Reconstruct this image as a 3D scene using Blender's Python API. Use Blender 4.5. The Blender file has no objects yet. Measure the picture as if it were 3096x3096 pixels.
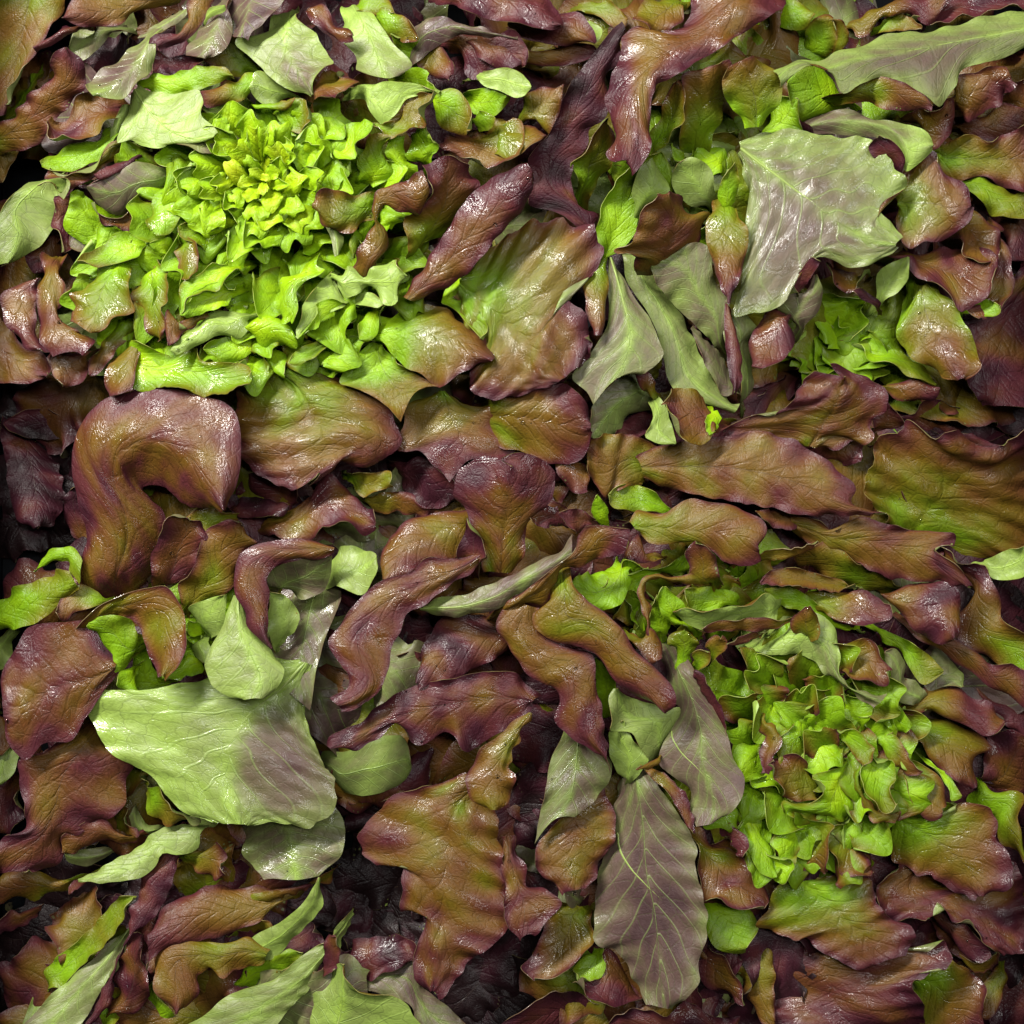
# Red oak-leaf lettuce heads packed in a black plastic crate, seen from above.
import bpy, math, random
import numpy as np
from mathutils import Vector

scene = bpy.context.scene
COL = scene.collection

# ---------------------------------------------------------------- camera, world, lamps, exposure
cam_d = bpy.data.cameras.new("camera")
cam = bpy.data.objects.new("camera", cam_d)
COL.objects.link(cam)
cam.location = (0, 0, 0.950)                     # looking straight down into the crate
cam.rotation_euler = (0, 0, 0)
cam_d.sensor_width = 36.0
cam_d.lens = 36.0 * (0.950 - 0.0679) / 0.600624
cam_d.clip_start = 0.01
cam_d.clip_end = 50
scene.camera = cam

world = bpy.data.worlds.new("World")
scene.world = world
world.use_nodes = True
bg = world.node_tree.nodes["Background"]
bg.inputs[0].default_value = (0.85, 0.92, 1.0, 1)
bg.inputs[1].default_value = 0.004


def tube(name, loc, target, sx, sy, power, col):
    d = bpy.data.lights.new(name, 'AREA')
    d.shape = 'RECTANGLE'
    d.size, d.size_y = sx, sy
    d.energy = power
    d.color = col
    o = bpy.data.objects.new(name, d)
    COL.objects.link(o)
    o.location = loc
    o.rotation_euler = (Vector(target) - Vector(loc)).to_track_quat('-Z', 'Y').to_euler()
    return o


tube("ceiling_tube_light", (-0.80, 1.0, 1.12), (0, 0, 0), 1.1, 0.12, 68, (1.0, 0.97, 0.91))
tube("ceiling_tube_light", (0.85, 0.45, 1.35), (0, 0, 0), 1.0, 0.14, 9, (1.0, 0.98, 0.95))
tube("ceiling_tube_light", (0.15, 0.42, 2.3), (0, 0, 0), 1.5, 0.12, 17, (1.0, 0.98, 0.96))

scene.view_settings.view_transform = 'Standard'
scene.view_settings.look = 'None'
scene.view_settings.exposure = 0.0
scene.view_settings.gamma = 1.0
scene.cycles.max_bounces = 4
scene.cycles.diffuse_bounces = 2
scene.cycles.glossy_bounces = 1
scene.cycles.transmission_bounces = 2
scene.cycles.sample_clamp_indirect = 4.0

# ---------------------------------------------------------------- materials


class NT:
    def __init__(self, name):
        self.m = bpy.data.materials.new(name)
        self.m.use_nodes = True
        self.t = self.m.node_tree
        self.t.nodes.clear()

    def n(self, kind, **kw):
        nd = self.t.nodes.new(kind)
        for k, v in kw.items():
            if k[0] == 'i' and k[1:].isdigit():
                k = int(k[1:])
                s = nd.inputs[k]
            elif k in nd.inputs.keys():
                s = nd.inputs[k]
            elif k.replace('_', ' ') in nd.inputs.keys():
                s = nd.inputs[k.replace('_', ' ')]
            else:
                setattr(nd, k, v)
                continue
            if isinstance(v, bpy.types.NodeSocket):
                self.t.links.new(v, s)
            else:
                s.default_value = v
        return nd

    def math(self, op, a, b=None, c=None, clamp=False):
        nd = self.t.nodes.new('ShaderNodeMath')
        nd.operation = op
        nd.use_clamp = clamp
        for i, v in enumerate((a, b, c)):
            if v is None:
                continue
            if isinstance(v, bpy.types.NodeSocket):
                self.t.links.new(v, nd.inputs[i])
            else:
                nd.inputs[i].default_value = v
        return nd.outputs[0]

    def mix(self, f, a, b, mode='MIX'):
        nd = self.t.nodes.new('ShaderNodeMix')
        nd.data_type = 'RGBA'
        nd.blend_type = mode
        for i, v in ((0, f), (6, a), (7, b)):
            if isinstance(v, bpy.types.NodeSocket):
                self.t.links.new(v, nd.inputs[i])
            else:
                nd.inputs[i].default_value = v
        return nd.outputs[2]

    def step(self, v, lo, hi):
        nd = self.t.nodes.new('ShaderNodeMapRange')
        nd.interpolation_type = 'SMOOTHSTEP'
        self.t.links.new(v, nd.inputs[0])
        nd.inputs[1].default_value = lo
        nd.inputs[2].default_value = hi
        return nd.outputs[0]


def leaf_material(name, under):
    N = NT(name)
    pig = N.n('ShaderNodeAttribute', attribute_name='pig').outputs['Color']
    lc = N.n('ShaderNodeSeparateXYZ', i0=N.n('ShaderNodeAttribute', attribute_name='lc').outputs['Vector']).outputs
    mm = N.n('ShaderNodeAttribute', attribute_name='mm').outputs['Vector']       # millimetres on the blade
    wt = N.n('ShaderNodeAttribute', attribute_name='wet').outputs['Fac']         # film of water on the blade
    x, a, vw = lc[0], lc[1], lc[2]                                               # vein phase, distance from rib, vein strength
    d = N.math('MULTIPLY', N.math('ABSOLUTE', N.math('SUBTRACT', N.math('FRACT', x), 0.5)), 2.0)
    vein = N.math('MULTIPLY', N.math('SUBTRACT', 1.0, N.step(d, 0.02, 0.15)), vw)
    mid = N.math('MULTIPLY', N.math('SUBTRACT', 1.0, N.step(a, 0.15, 0.75)), vw)
    nk = N.n('ShaderNodeSeparateXYZ', i0=mm).outputs[2]                            # how strongly the fine net shows on this leaf
    net = N.n('ShaderNodeTexVoronoi', feature='DISTANCE_TO_EDGE', voronoi_dimensions='2D', Vector=mm, Scale=0.10).outputs['Distance']
    netl = N.math('MULTIPLY', N.math('SUBTRACT', 1.0, N.step(net, 0.0, 0.042)), nk)
    cell = N.n('ShaderNodeTexVoronoi', feature='F1', voronoi_dimensions='2D', Vector=mm, Scale=1.0).outputs['Distance']
    fine = N.n('ShaderNodeTexNoise', noise_dimensions='2D', Vector=mm, Scale=0.55, Detail=3.0).outputs[0]
    col = pig
    sp = N.math('ADD', 1.0, N.math('MULTIPLY', N.math('SUBTRACT', fine, 0.5), 0.45))
    col = N.mix(1.0, col, N.n('ShaderNodeCombineColor', i0=sp, i1=sp, i2=sp).outputs[0], 'MULTIPLY')
    vv = N.math('MAXIMUM', vein, mid)
    if under:
        col = N.mix(N.math('MULTIPLY', vv, 0.6), col, N.mix(0.55, pig, (0.34, 0.50, 0.13, 1)))
        col = N.mix(N.math('MULTIPLY', netl, 0.50), col, (0.075, 0.085, 0.03, 1))
    else:
        col = N.mix(N.math('MULTIPLY', vein, 0.30), col, N.mix(0.5, pig, (0.05, 0.035, 0.015, 1), 'MULTIPLY'))
        col = N.mix(N.math('MULTIPLY', mid, 0.7), col, N.mix(0.55, pig, (0.085, 0.060, 0.045, 1)))
        col = N.mix(N.math('MULTIPLY', netl, 0.38), col, N.mix(0.75, pig, (0.30, 0.22, 0.16, 1), 'MULTIPLY'))
    # relief: quilting between the veins, the fine net, pebbled skin
    hgt = N.math('ADD', N.math('MULTIPLY', N.step(d, 0.0, 0.36), N.math('MULTIPLY', vw, 0.28)), N.math('MULTIPLY', N.step(net, 0.0, 0.14), N.math('MULTIPLY', nk, 0.20)))
    if under:
        hgt = N.math('ADD', N.math('MULTIPLY', hgt, 0.6), N.math('MULTIPLY', vv, 0.35))
    hgt = N.math('ADD', hgt, N.math('ADD', N.math('MULTIPLY', cell, 0.17 if not under else .07), N.math('MULTIPLY', fine, 0.26 if not under else .2)))
    b2 = N.n('ShaderNodeBump', Strength=1.0, Distance=0.0009 if not under else 0.0008, Height=hgt)
    rough = N.math('ADD', 0.43 if not under else 0.42, N.math('MULTIPLY', N.math('SUBTRACT', fine, 0.5), 0.25))
    rough = N.math('SUBTRACT', rough, N.math('MULTIPLY', wt, 0.12))
    P = N.n('ShaderNodeBsdfPrincipled', Base_Color=col, Roughness=rough, Normal=b2.outputs[0])
    P.inputs['Specular IOR Level'].default_value = 0.36 if not under else 0.44
    N.t.links.new(N.math('MULTIPLY', wt, 0.8, clamp=True), P.inputs['Coat Weight'])
    P.inputs['Coat Roughness'].default_value = 0.09
    N.t.links.new(b2.outputs[0], P.inputs['Coat Normal'])
    hs = N.n('ShaderNodeHueSaturation', Saturation=1.15, Value=1.3, Color=pig)
    T = N.n('ShaderNodeBsdfTranslucent', Color=hs.outputs[0])
    M = N.n('ShaderNodeMixShader', Fac=0.24, i1=P.outputs[0], i2=T.outputs[0])
    N.n('ShaderNodeOutputMaterial', Surface=M.outputs[0])
    return N.m


MAT_TOP = leaf_material("leaf_upper_side", False)
MAT_UND = leaf_material("leaf_under_side", True)


def rib_material():
    N = NT("leaf_midrib")
    tc = N.n('ShaderNodeTexCoord').outputs['Object']
    nz = N.n('ShaderNodeTexNoise', Vector=tc, Scale=220.0, Detail=3.0).outputs[0]
    col = N.mix(nz, (0.18, 0.27, 0.05, 1), (0.30, 0.37, 0.10, 1))
    b = N.n('ShaderNodeBump', Strength=0.4, Distance=0.0004, Height=nz)
    P = N.n('ShaderNodeBsdfPrincipled', Base_Color=col, Roughness=0.38, Normal=b.outputs[0])
    N.n('ShaderNodeOutputMaterial', Surface=P.outputs[0])
    return N.m


MAT_RIB = rib_material()


def plastic_material():
    N = NT("black_crate_plastic")
    tc = N.n('ShaderNodeTexCoord').outputs['Object']
    nz = N.n('ShaderNodeTexNoise', Vector=tc, Scale=60.0, Detail=5.0).outputs[0]
    col = N.mix(nz, (0.003, 0.0035, 0.0045, 1), (0.008, 0.009, 0.011, 1))
    r = N.math('ADD', 0.30, N.math('MULTIPLY', nz, 0.35))
    b = N.n('ShaderNodeBump', Strength=0.2, Distance=0.0006, Height=nz)
    P = N.n('ShaderNodeBsdfPrincipled', Base_Color=col, Roughness=r, Normal=b.outputs[0])
    P.inputs['Specular IOR Level'].default_value = 0.08
    N.n('ShaderNodeOutputMaterial', Surface=P.outputs[0])
    return N.m


MAT_CRATE = plastic_material()

# ---------------------------------------------------------------- crate
HX, HY = 0.322, 0.345


def box_mesh(name, boxes, bevel=0.0):
    vs, fs = [], []
    for (x0, x1, y0, y1, z0, z1) in boxes:
        k = len(vs)
        vs += [(x0, y0, z0), (x1, y0, z0), (x1, y1, z0), (x0, y1, z0), (x0, y0, z1), (x1, y0, z1), (x1, y1, z1), (x0, y1, z1)]
        fs += [tuple(k + i for i in f) for f in ((3, 2, 1, 0), (4, 5, 6, 7), (0, 1, 5, 4), (1, 2, 6, 5), (2, 3, 7, 6), (3, 0, 4, 7))]
    me = bpy.data.meshes.new(name)
    me.from_pydata(vs, [], fs)
    me.materials.append(MAT_CRATE)
    return me


def empty(name, loc, label, cat, group=None):
    o = bpy.data.objects.new(name, None)
    o.empty_display_size = 0.02
    COL.objects.link(o)
    o.location = loc
    o["label"] = label
    o["category"] = cat
    if group:
        o["group"] = group
    return o


def part(name, me, parent):
    o = bpy.data.objects.new(name, me)
    COL.objects.link(o)
    o.parent = parent
    return o


crate = empty("crate", (0, 0, -0.006), "black plastic crate holding the lettuce heads, its wall showing at the left edge", "crate")
part("base", box_mesh("crate_base", [(-HX - .03, HX, -HY, HY, 0, 0.005)]), crate)
XL = -0.322
walls = {
    "left": [(XL - 0.006, XL, -HY, HY, 0.0052, 0.105)] + [(XL, XL + 0.004, y - .004, y + .004, 0.0054, 0.100) for y in np.arange(-0.30, 0.31, 0.075)],
    "right": [(HX, HX + 0.006, -HY, HY, 0.0052, 0.105)] + [(HX - .004, HX, y - .004, y + .004, 0.0054, 0.100) for y in np.arange(-0.30, 0.31, 0.075)],
    "top": [(XL - 0.006, HX + 0.006, HY + .0002, HY + 0.006, 0.0052, 0.105)],
    "bottom": [(XL - 0.006, HX + 0.006, -HY - 0.006, -HY - .0002, 0.0052, 0.105)],
}
for k in walls:
    part("wall", box_mesh("crate_wall", walls[k]), crate)
part("rim", box_mesh("crate_rim", [(XL - .016, XL - .0062, -HY - .016, HY + .016, .100, .109), (HX + .0062, HX + .016, -HY - .016, HY + .016, .100, .109),
                                   (XL - .006, HX + .006, HY + .0062, HY + .016, .100, .109), (XL - .006, HX + .006, -HY - .016, -HY - .0062, .100, .109)]), crate)

# ---------------------------------------------------------------- leaf builder (all lengths in mm)
RED = np.array([[-0.20, 0.47, 0.56, 0.008], [0.0, 0.32, 0.53, 0.006], [0.15, 0.19, 0.36, 0.007], [0.30, 0.150, 0.205, 0.007],
                [0.45, 0.155, 0.130, 0.008], [0.60, 0.160, 0.088, 0.010], [0.75, 0.136, 0.052, 0.014], [0.88, 0.104, 0.024, 0.026],
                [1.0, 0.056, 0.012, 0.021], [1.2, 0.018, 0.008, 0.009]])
UND = np.array([[-0.2, 0.34, 0.50, 0.070], [0.0, 0.29, 0.42, 0.075], [0.3, 0.20, 0.25, 0.066], [0.6, 0.145, 0.118, 0.066],
                [0.85, 0.112, 0.067, 0.056], [1.1, 0.070, 0.038, 0.038]])


def ramp(tab, v):
    return np.stack([np.interp(v, tab[:, 0], tab[:, i]) for i in (1, 2, 3)], -1)


def hermite(u, P, q):
    """smooth curve through P (n, ...) at knots u, evaluated at q"""
    n = len(u)
    h = np.diff(u)
    d = np.diff(P, axis=0) / h.reshape((-1,) + (1,) * (P.ndim - 1))
    m = np.empty_like(P)
    if n == 2:
        m[:] = d[0]
    else:
        hs = h.reshape((-1,) + (1,) * (P.ndim - 1))
        m[1:-1] = (d[:-1] * hs[1:] + d[1:] * hs[:-1]) / (hs[:-1] + hs[1:])
        m[0] = 1.5 * d[0] - 0.5 * m[1]
        m[-1] = 1.5 * d[-1] - 0.5 * m[-2]
    k = np.clip(np.searchsorted(u, q, side='right') - 1, 0, n - 2)
    sh = (-1,) + (1,) * (P.ndim - 1)
    hk = h[k].reshape(sh)
    x = ((q - u[k]) / h[k]).reshape(sh)
    x2, x3 = x * x, x * x * x
    return (2 * x3 - 3 * x2 + 1) * P[k] + (x3 - 2 * x2 + x) * hk * m[k] + (-2 * x3 + 3 * x2) * P[k + 1] + (x3 - x2) * hk * m[k + 1]


def arc(P):
    l = np.concatenate([[0], np.cumsum(np.linalg.norm(np.diff(P, axis=0), axis=1) + 1e-6)])
    return l / l[-1], l[-1]


class Waves:
    """smooth pseudo-noise on the blade"""
    def __init__(self, rng, wl, n=7):
        an = rng.uniform(0, 2 * math.pi, n)
        k = 2 * math.pi / (wl * rng.uniform(0.6, 1.6, n))
        self.kx, self.ky, self.ph = k * np.cos(an), k * np.sin(an), rng.uniform(0, 6.28, n)

    def __call__(self, u, v):
        r = 0
        for a, b, c in zip(self.kx, self.ky, self.ph):
            r = r + np.sin(a * u + b * v + c)
        return r / len(self.kx) ** 0.5


STAT = [0, 0]
DROPS = []


def rib_mesh(P, Nn, r0):
    """tapered half-buried midrib along points P with blade normals Nn (mm)"""
    n = len(P)
    T = np.gradient(P, axis=0)
    T /= np.linalg.norm(T, axis=1)[:, None] + 1e-9
    B = np.cross(T, Nn)
    ang = np.linspace(0, 2 * math.pi, 9)[:-1]
    rad = r0 * (1 - 0.85 * np.linspace(0, 1, n) ** 0.8)
    V = (P[:, None] + rad[:, None, None] * (np.cos(ang)[None, :, None] * B[:, None] + 0.8 * np.sin(ang)[None, :, None] * Nn[:, None]))
    F = []
    for i in range(n - 1):
        for j in range(8):
            F.append((i * 8 + j, i * 8 + (j + 1) % 8, i * 8 + 8 + (j + 1) % 8, i * 8 + 8 + j))
    me = bpy.data.meshes.new("midrib")
    me.from_pydata((V.reshape(-1, 3) / 1000).tolist(), [], F)
    me.polygons.foreach_set("use_smooth", np.ones(len(F), bool))
    me.materials.append(MAT_RIB)
    return me


def blade_mesh(verts, quads, mats, cols, lc, mmv, wetv):
    me = bpy.data.meshes.new("leaf")
    nq = len(quads)
    me.vertices.add(len(verts))
    me.vertices.foreach_set("co", (verts / 1000).astype(np.float32).ravel())
    me.loops.add(nq * 4)
    me.loops.foreach_set("vertex_index", quads.astype(np.int32).ravel())
    me.polygons.add(nq)
    me.polygons.foreach_set("loop_start", np.arange(0, nq * 4, 4, dtype=np.int32))
    me.polygons.foreach_set("material_index", mats)
    me.polygons.foreach_set("use_smooth", np.ones(nq, bool))
    at = me.attributes.new("pig", 'FLOAT_COLOR', 'POINT')
    at.data.foreach_set("color", np.concatenate([np.clip(cols, 0.002, 0.85), np.ones((len(cols), 1))], 1).astype(np.float32).ravel())
    for nm, arr in (("lc", lc), ("mm", mmv)):
        at = me.attributes.new(nm, 'FLOAT_VECTOR', 'POINT')
        at.data.foreach_set("vector", arr.astype(np.float32).ravel())
    at = me.attributes.new("wet", 'FLOAT', 'POINT')
    at.data.foreach_set("value", wetv.astype(np.float32))
    me.materials.append(MAT_TOP)
    me.materials.append(MAT_UND)
    me.update(calc_edges=True)
    return me


def make_leaf(parent, origin, rails, side, top=(.5, .7, .1), und=(.4, .4), poly=False, wet=0, ruffle=1.0, bow=0, rib=None,
              seed=0, step=1.9, lump=1.0, th=0.42, label=None, blot=None, tail=False, collect=None, vk=None):
    rng = np.random.default_rng(seed)
    R = [np.asarray(r, float) for r in rails]
    tf = 0.0
    if poly:
        # the blade goes on below its visible end, bending down to the stem
        a0, (l1, r1), tip = R[0][0], (R[0][1], R[1][1]), R[0][-1]
        ax = a0 - tip
        L0 = np.linalg.norm(ax)
        ax = ax / L0
        tl, tr = (a0 * .45 + l1 * .55), (a0 * .45 + r1 * .55)
        if len(R[0]) > 2 and len(R[1]) > 2:
            q1 = ax * min(L0 * .18, 9) + np.array([0, 0, -min(L0 * .22, 9)])
            q2 = ax * min(L0 * .34, 18) + np.array([0, 0, -min(L0 * .6, 26)])
            R = [np.vstack([tl * .6 + a0 * .4 + q2, tl * .8 + a0 * .2 + q1, tl, R[0][1:]]), np.vstack([tr * .6 + a0 * .4 + q2, tr * .8 + a0 * .2 + q1, tr, R[1][1:]])]
            tf = np.linalg.norm(np.diff(R[0][:3], axis=0), axis=1).sum() / (np.linalg.norm(np.diff(R[0], axis=0), axis=1).sum())
        tilt = rng.choice([-1, 1]) * rng.uniform(.08, .26) * np.linalg.norm(R[0][len(R[0]) // 2] - R[1][len(R[1]) // 2])
        R[0][1:-1, 2] += tilt
        R[1][1:-1, 2] -= tilt
    if tail:
        bw = np.linalg.norm(R[0][0] - R[-1][0])
        mw = max(np.linalg.norm(R[0][len(R[0]) * k // 4] - R[-1][len(R[-1]) * k // 4]) for k in (1, 2, 3))
        tail = bw > .3 * mw
    if tail:
        mk = R[len(R) // 2]
        dr = mk[0] - mk[1]
        dr[2] = 0
        dr /= np.linalg.norm(dr) + 1e-6
        k = min(.16 * arc(mk)[1], 12)
        cn = sum(r[0] for r in R) / len(R)
        R = [np.vstack([cn + (r[0] - cn) * .6 + dr * k * 1.7 + np.array([0, 0, -2.2 * k]), cn + (r[0] - cn) * .85 + dr * k + np.array([0, 0, -.9 * k]), r]) for r in R]
        tf = np.linalg.norm(np.diff(R[0][:3], axis=0), axis=1).sum() / (np.linalg.norm(np.diff(R[0], axis=0), axis=1).sum())
        ti = rng.choice([-1, 1]) * rng.uniform(.06, .2) * np.linalg.norm(R[0][len(R[0]) // 2] - R[-1][len(R[-1]) // 2])
        R[0][2:-1, 2] += ti
        R[-1][2:-1, 2] -= ti
    if len(R) == 2:
        dens = np.linspace(0, 1, 41)
        a, b = (hermite(arc(r)[0], r, dens) for r in R)
        # walk the two edges so that cross lines stay square to the axis
        mid = (a + b) / 2
        for _ in range(2):
            us = []
            for e in R:
                dn = hermite(arc(e)[0], e, np.linspace(0, 1, 80))
                ax = (mid[-1] - mid[0])
                pr = (dn - mid[0]) @ ax / (ax @ ax)
                pr = np.maximum.accumulate(pr)
                pr = (pr - pr[0]) / (pr[-1] - pr[0] + 1e-6)
                w = 0.15 * pr + 0.85 * np.linspace(0, 1, 80)
                us.append(np.stack([np.interp(dens, w, dn[:, k]) for k in range(3)], -1))
            mid = (us[0] + us[1]) / 2
        m = mid.copy()
        if poly:
            m[:, 2] += bow * rng.uniform(-.5, 1.1) * np.clip(np.sin(math.pi * np.linspace(0, 1, 41) ** .8), 0, 1) ** 0.7
        else:
            m[:, 2] += bow
        R = [us[0], m, us[1]]
        knots = [np.linspace(0, 1, 41)] * 3
    else:
        mk = R[len(R) // 2]
        md = hermite(arc(mk)[0], mk, np.linspace(0, 1, 60))
        knots = []
        for i, e in enumerate(R):
            u, _ = arc(e)
            if i in (0, len(R) - 1) and len(e) != len(mk):
                pr = np.array([np.argmin(((md[:, :2] - p[:2]) ** 2).sum(1)) for p in e]) / 59.0
                pr = np.maximum.accumulate(pr)
                pr = (pr - pr[0]) / (pr[-1] - pr[0] + 1e-6)
                u = 0.88 * u + 0.12 * pr
                u = np.maximum.accumulate(u + np.arange(len(u)) * 1e-4)
                u = (u - u[0]) / (u[-1] - u[0])
            knots.append(u)
    dens = np.linspace(0, 1, 21)
    C = [hermite(k, r, dens) for k, r in zip(knots, R)]
    ln = max(arc(c)[1] for c in C)
    wd = max(sum(np.linalg.norm(C[i + 1][j] - C[i][j]) for i in range(len(C) - 1)) for j in range(21))
    nt = int(np.clip(ln / step, 12, 90))
    ns = int(np.clip(wd / step, 9, 56))
    tq = np.linspace(0, 1, nt)
    if poly:
        tq = 0.5 - 0.5 * np.cos(math.pi * (0.06 + 0.88 * tq))
        tq = (tq - tq[0]) / (tq[-1] - tq[0]) * 0.984 + 0.008
    sq = np.linspace(-1, 1, ns)
    G = np.stack([hermite(k, r, tq) for k, r in zip(knots, R)], 0)          # rails x nt x 3
    P = hermite(np.linspace(-1, 1, len(R)), G, sq)                          # ns x nt x 3
    P = np.transpose(P, (1, 0, 2))                                          # nt x ns x 3
    S, T = np.meshgrid(sq, tq)
    # metric blade coordinates
    U = S * wd / 2
    V = T * ln

    def normals(P):
        n = np.cross(np.gradient(P, axis=0), np.gradient(P, axis=1))
        return n / (np.linalg.norm(n, axis=2)[..., None] + 1e-9)
    Nn = normals(P)
    sgn = 1.0 if (Nn[..., 2]).mean() > 0 else -1.0
    Nn *= sgn
    e = np.abs(S)
    small = min(1.0, wd / 24.0)
    ruf = Waves(rng, 18 * max(.45, small), 4)
    ruf2 = Waves(rng, 6.5, 4)
    lmp = Waves(rng, 19 * max(.5, small), 6)
    lmp2 = Waves(rng, 5.5, 7)
    jag = Waves(rng, 7.0, 5)
    jag2 = Waves(rng, 17.0, 5)
    disp = ruffle * small * (2.7 * ruf(V * 1.0 + 40 * np.sign(S), S * 3) * e ** 2.2 + 0.18 * ruf2(V + 30 * np.sign(S), S * 2) * e ** 4)
    disp += min(1, ruffle) * small * 2.4 * Waves(rng, 27, 4)(V + 55 * np.sign(S), S) * e ** 7
    disp += lump * small * (0.42 * lmp(U, V) + (0.03 if side == 'T' else .10) * lmp2(U, V))
    if wd > 40:
        disp += min(1.6, (wd - 40) / 45) * (0.9 if side == 'T' else .45) * Waves(rng, 46, 5)(U, V)
    disp -= rng.uniform(-1.3, .9) * (1 if side == 'T' else .6) * 1.3 * small * np.clip((e - .66) / .34, 0, 1) ** 2
    # a shallow gutter over the midrib, veins drawn in
    gut = np.exp(-(U / 2.2) ** 2) * (1 - T ** 2)
    disp -= (0.8 if side == 'T' else -0.3) * small * gut
    # edge wobble in the plane of the blade
    ctr = P[:, ns // 2:ns // 2 + 1]
    P = P + (P - ctr) * (min(1, ruffle) * (0.012 * jag(V, np.sign(S) * 9.0) + 0.045 * jag2(V, np.sign(S) * 20)) * e ** 3)[..., None]
    P = P + Nn * disp[..., None]
    Nn = normals(P) * sgn
    thk = th * (0.75 + 0.25 * (1 - e ** 3))
    up = P + Nn * thk[..., None] / 2
    dn = P - Nn * thk[..., None] / 2
    # pigment of both sides
    pn = Waves(rng, 34, 6)(U, V)
    pn2 = Waves(rng, 9, 6)(U, V)
    T = np.clip((T - tf) / (1 - tf), 0, 1)
    tt = T * T * (3 - 2 * T)
    r = top[0] + (top[1] - top[0]) * tt + top[2] * e ** 2.2 + 0.085 * pn * (0.3 + min(1, 1.6 * abs(top[0]) + .2)) + 0.015 * pn2
    if max(top[0], top[1]) > .4:
        r = r + np.clip(.97 - r, 0, .27) * np.maximum(e ** 8, T ** 16) * np.clip(r * 2 - .4, 0, 1)
    ctop = ramp(RED, r) * (1 + 0.05 * pn2[..., None])
    p = und[0] + (und[1] - und[0]) * tt + (0.13 * Waves(rng, 30, 5)(U, V) + 0.04 * pn2) * (0.3 + 1.2 * max(und)) - 0.25 * np.exp(-(S / .12) ** 2)
    if blot:
        p = p + blot[3] * np.exp(-(((T - blot[0]) * 1.3) ** 2 + ((S - blot[1]) * .7) ** 2) / blot[2] ** 2)
    nv = np.clip(ln / 15.0, 3, 8)
    xv = T * nv - e ** 0.8 * nv * 0.30 + 0.13 * Waves(rng, 38, 5)(U, V) + 0.23 * np.sign(S)
    dv = np.abs(xv - np.floor(xv) - .5) * 2
    p = p + .20 * (dv - .45) * (1 - .6 * e) * (.2 + max(und)) * min(1, wd / 30)
    cund = ramp(UND, p) * (1 + 0.07 * pn2[..., None])
    A, B, ca, cb = (up, dn, ctop, cund) if side == 'T' else (up, dn, cund, ctop)
    ma, mb = (0, 1) if side == 'T' else (1, 0)
    n0 = nt * ns
    idx = np.arange(n0).reshape(nt, ns)
    q = np.stack([idx[:-1, :-1], idx[:-1, 1:], idx[1:, 1:], idx[1:, :-1]], -1).reshape(-1, 4)
    # orientation: quad (i,j),(i,j+1),(i+1,j+1) has normal dS x dT = -(dT x dS)
    qa = q[:, ::-1] if sgn > 0 else q
    qb = (q if sgn > 0 else q[:, ::-1]) + n0
    loop = np.concatenate([idx[0, :], idx[1:, -1], idx[-1, -2::-1], idx[-2:0:-1, 0]])
    m = len(loop)
    Af, Bf = A.reshape(-1, 3), B.reshape(-1, 3)
    nxt = np.roll(np.arange(m), -1)
    k0 = 2 * n0
    rim = np.stack([np.arange(m) + k0, nxt + k0, nxt + k0 + m, np.arange(m) + k0 + m], -1)
    if sgn < 0:
        rim = rim[:, ::-1]
    verts = np.concatenate([Af, Bf, Af[loop], Bf[loop]]) - np.asarray(origin)
    quads = np.concatenate([qa, qb, rim])
    mats = np.concatenate([np.full(len(qa), ma), np.full(len(qb), mb), np.full(m, 0)]).astype(np.int32)
    caf, cbf = ca.reshape(-1, 3), cb.reshape(-1, 3)
    rimc = 0.5 * (caf[loop] + cbf[loop]) + np.array([.10, .055, .03])
    cols = np.concatenate([caf, cbf, rimc, rimc])
    lc = np.stack([xv, np.abs(U) / np.maximum(0.25, 1 - .8 * T), np.clip(1 - .7 * e, 0, 1) * min(1, wd / 25)], -1).reshape(-1, 3)
    wetf = np.clip((Waves(rng, 20, 5)(U, V) + (1.0 if side == 'T' else 1.25) * wet - 1.1) * 1.6, 0, 1) * (.25 + .75 * wet)
    wetf = wetf.reshape(-1)
    mmv = np.stack([U + 300 * rng.random() + .9 * Waves(rng, 11, 5)(U, V), V + 300 * rng.random() + .9 * Waves(rng, 11, 5)(U, V), np.full_like(S, vk if vk else rng.uniform(.35, 1.0) * min(1, wd / 22))], -1).reshape(-1, 3)
    wetv = np.concatenate([wetf, wetf, wetf[loop], wetf[loop]])
    data = [verts, quads, mats, cols, np.concatenate([lc, lc, lc[loop], lc[loop]]), np.concatenate([mmv, mmv, mmv[loop], mmv[loop]]), wetv]
    STAT[0] += 1
    STAT[1] += 2 * len(quads)
    if collect is not None:
        collect.append(data)
        return None
    me = blade_mesh(*data)
    o = part("leaf", me, parent)
    if label:
        o["label"] = label
    if wet >= 1:
        for _ in range(int(rng.integers(1, 6))):
            i, j = int(rng.integers(2, nt - 2)), int(rng.integers(1, ns - 1))
            if Nn[i, j, 2] > .75:
                DROPS.append((up[i, j], Nn[i, j], float(rng.uniform(.25, .7) * (1 + (rng.random() < .15)))))
    if rib:
        t0, s0, t1, s1 = rib
        k = 40
        w = np.linspace(0, 1, k)
        ti = (t0 + (t1 - t0) * w - 0) * (nt - 1)
        si = ((s0 + (s1 - s0) * w) + 1) / 2 * (ns - 1)

        def samp(X):
            a0 = np.clip(np.floor(ti).astype(int), 0, nt - 2)
            b0 = np.clip(np.floor(si).astype(int), 0, ns - 2)
            fa, fb = (ti - a0)[:, None], (si - b0)[:, None]
            return (X[a0, b0] * (1 - fa) * (1 - fb) + X[a0 + 1, b0] * fa * (1 - fb) + X[a0, b0 + 1] * (1 - fa) * fb + X[a0 + 1, b0 + 1] * fa * fb)
        rr = np.clip(0.015 * wd, .45, 1.15)
        pr = samp(up) - samp(Nn) * rr * .35 - np.asarray(origin)
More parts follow.
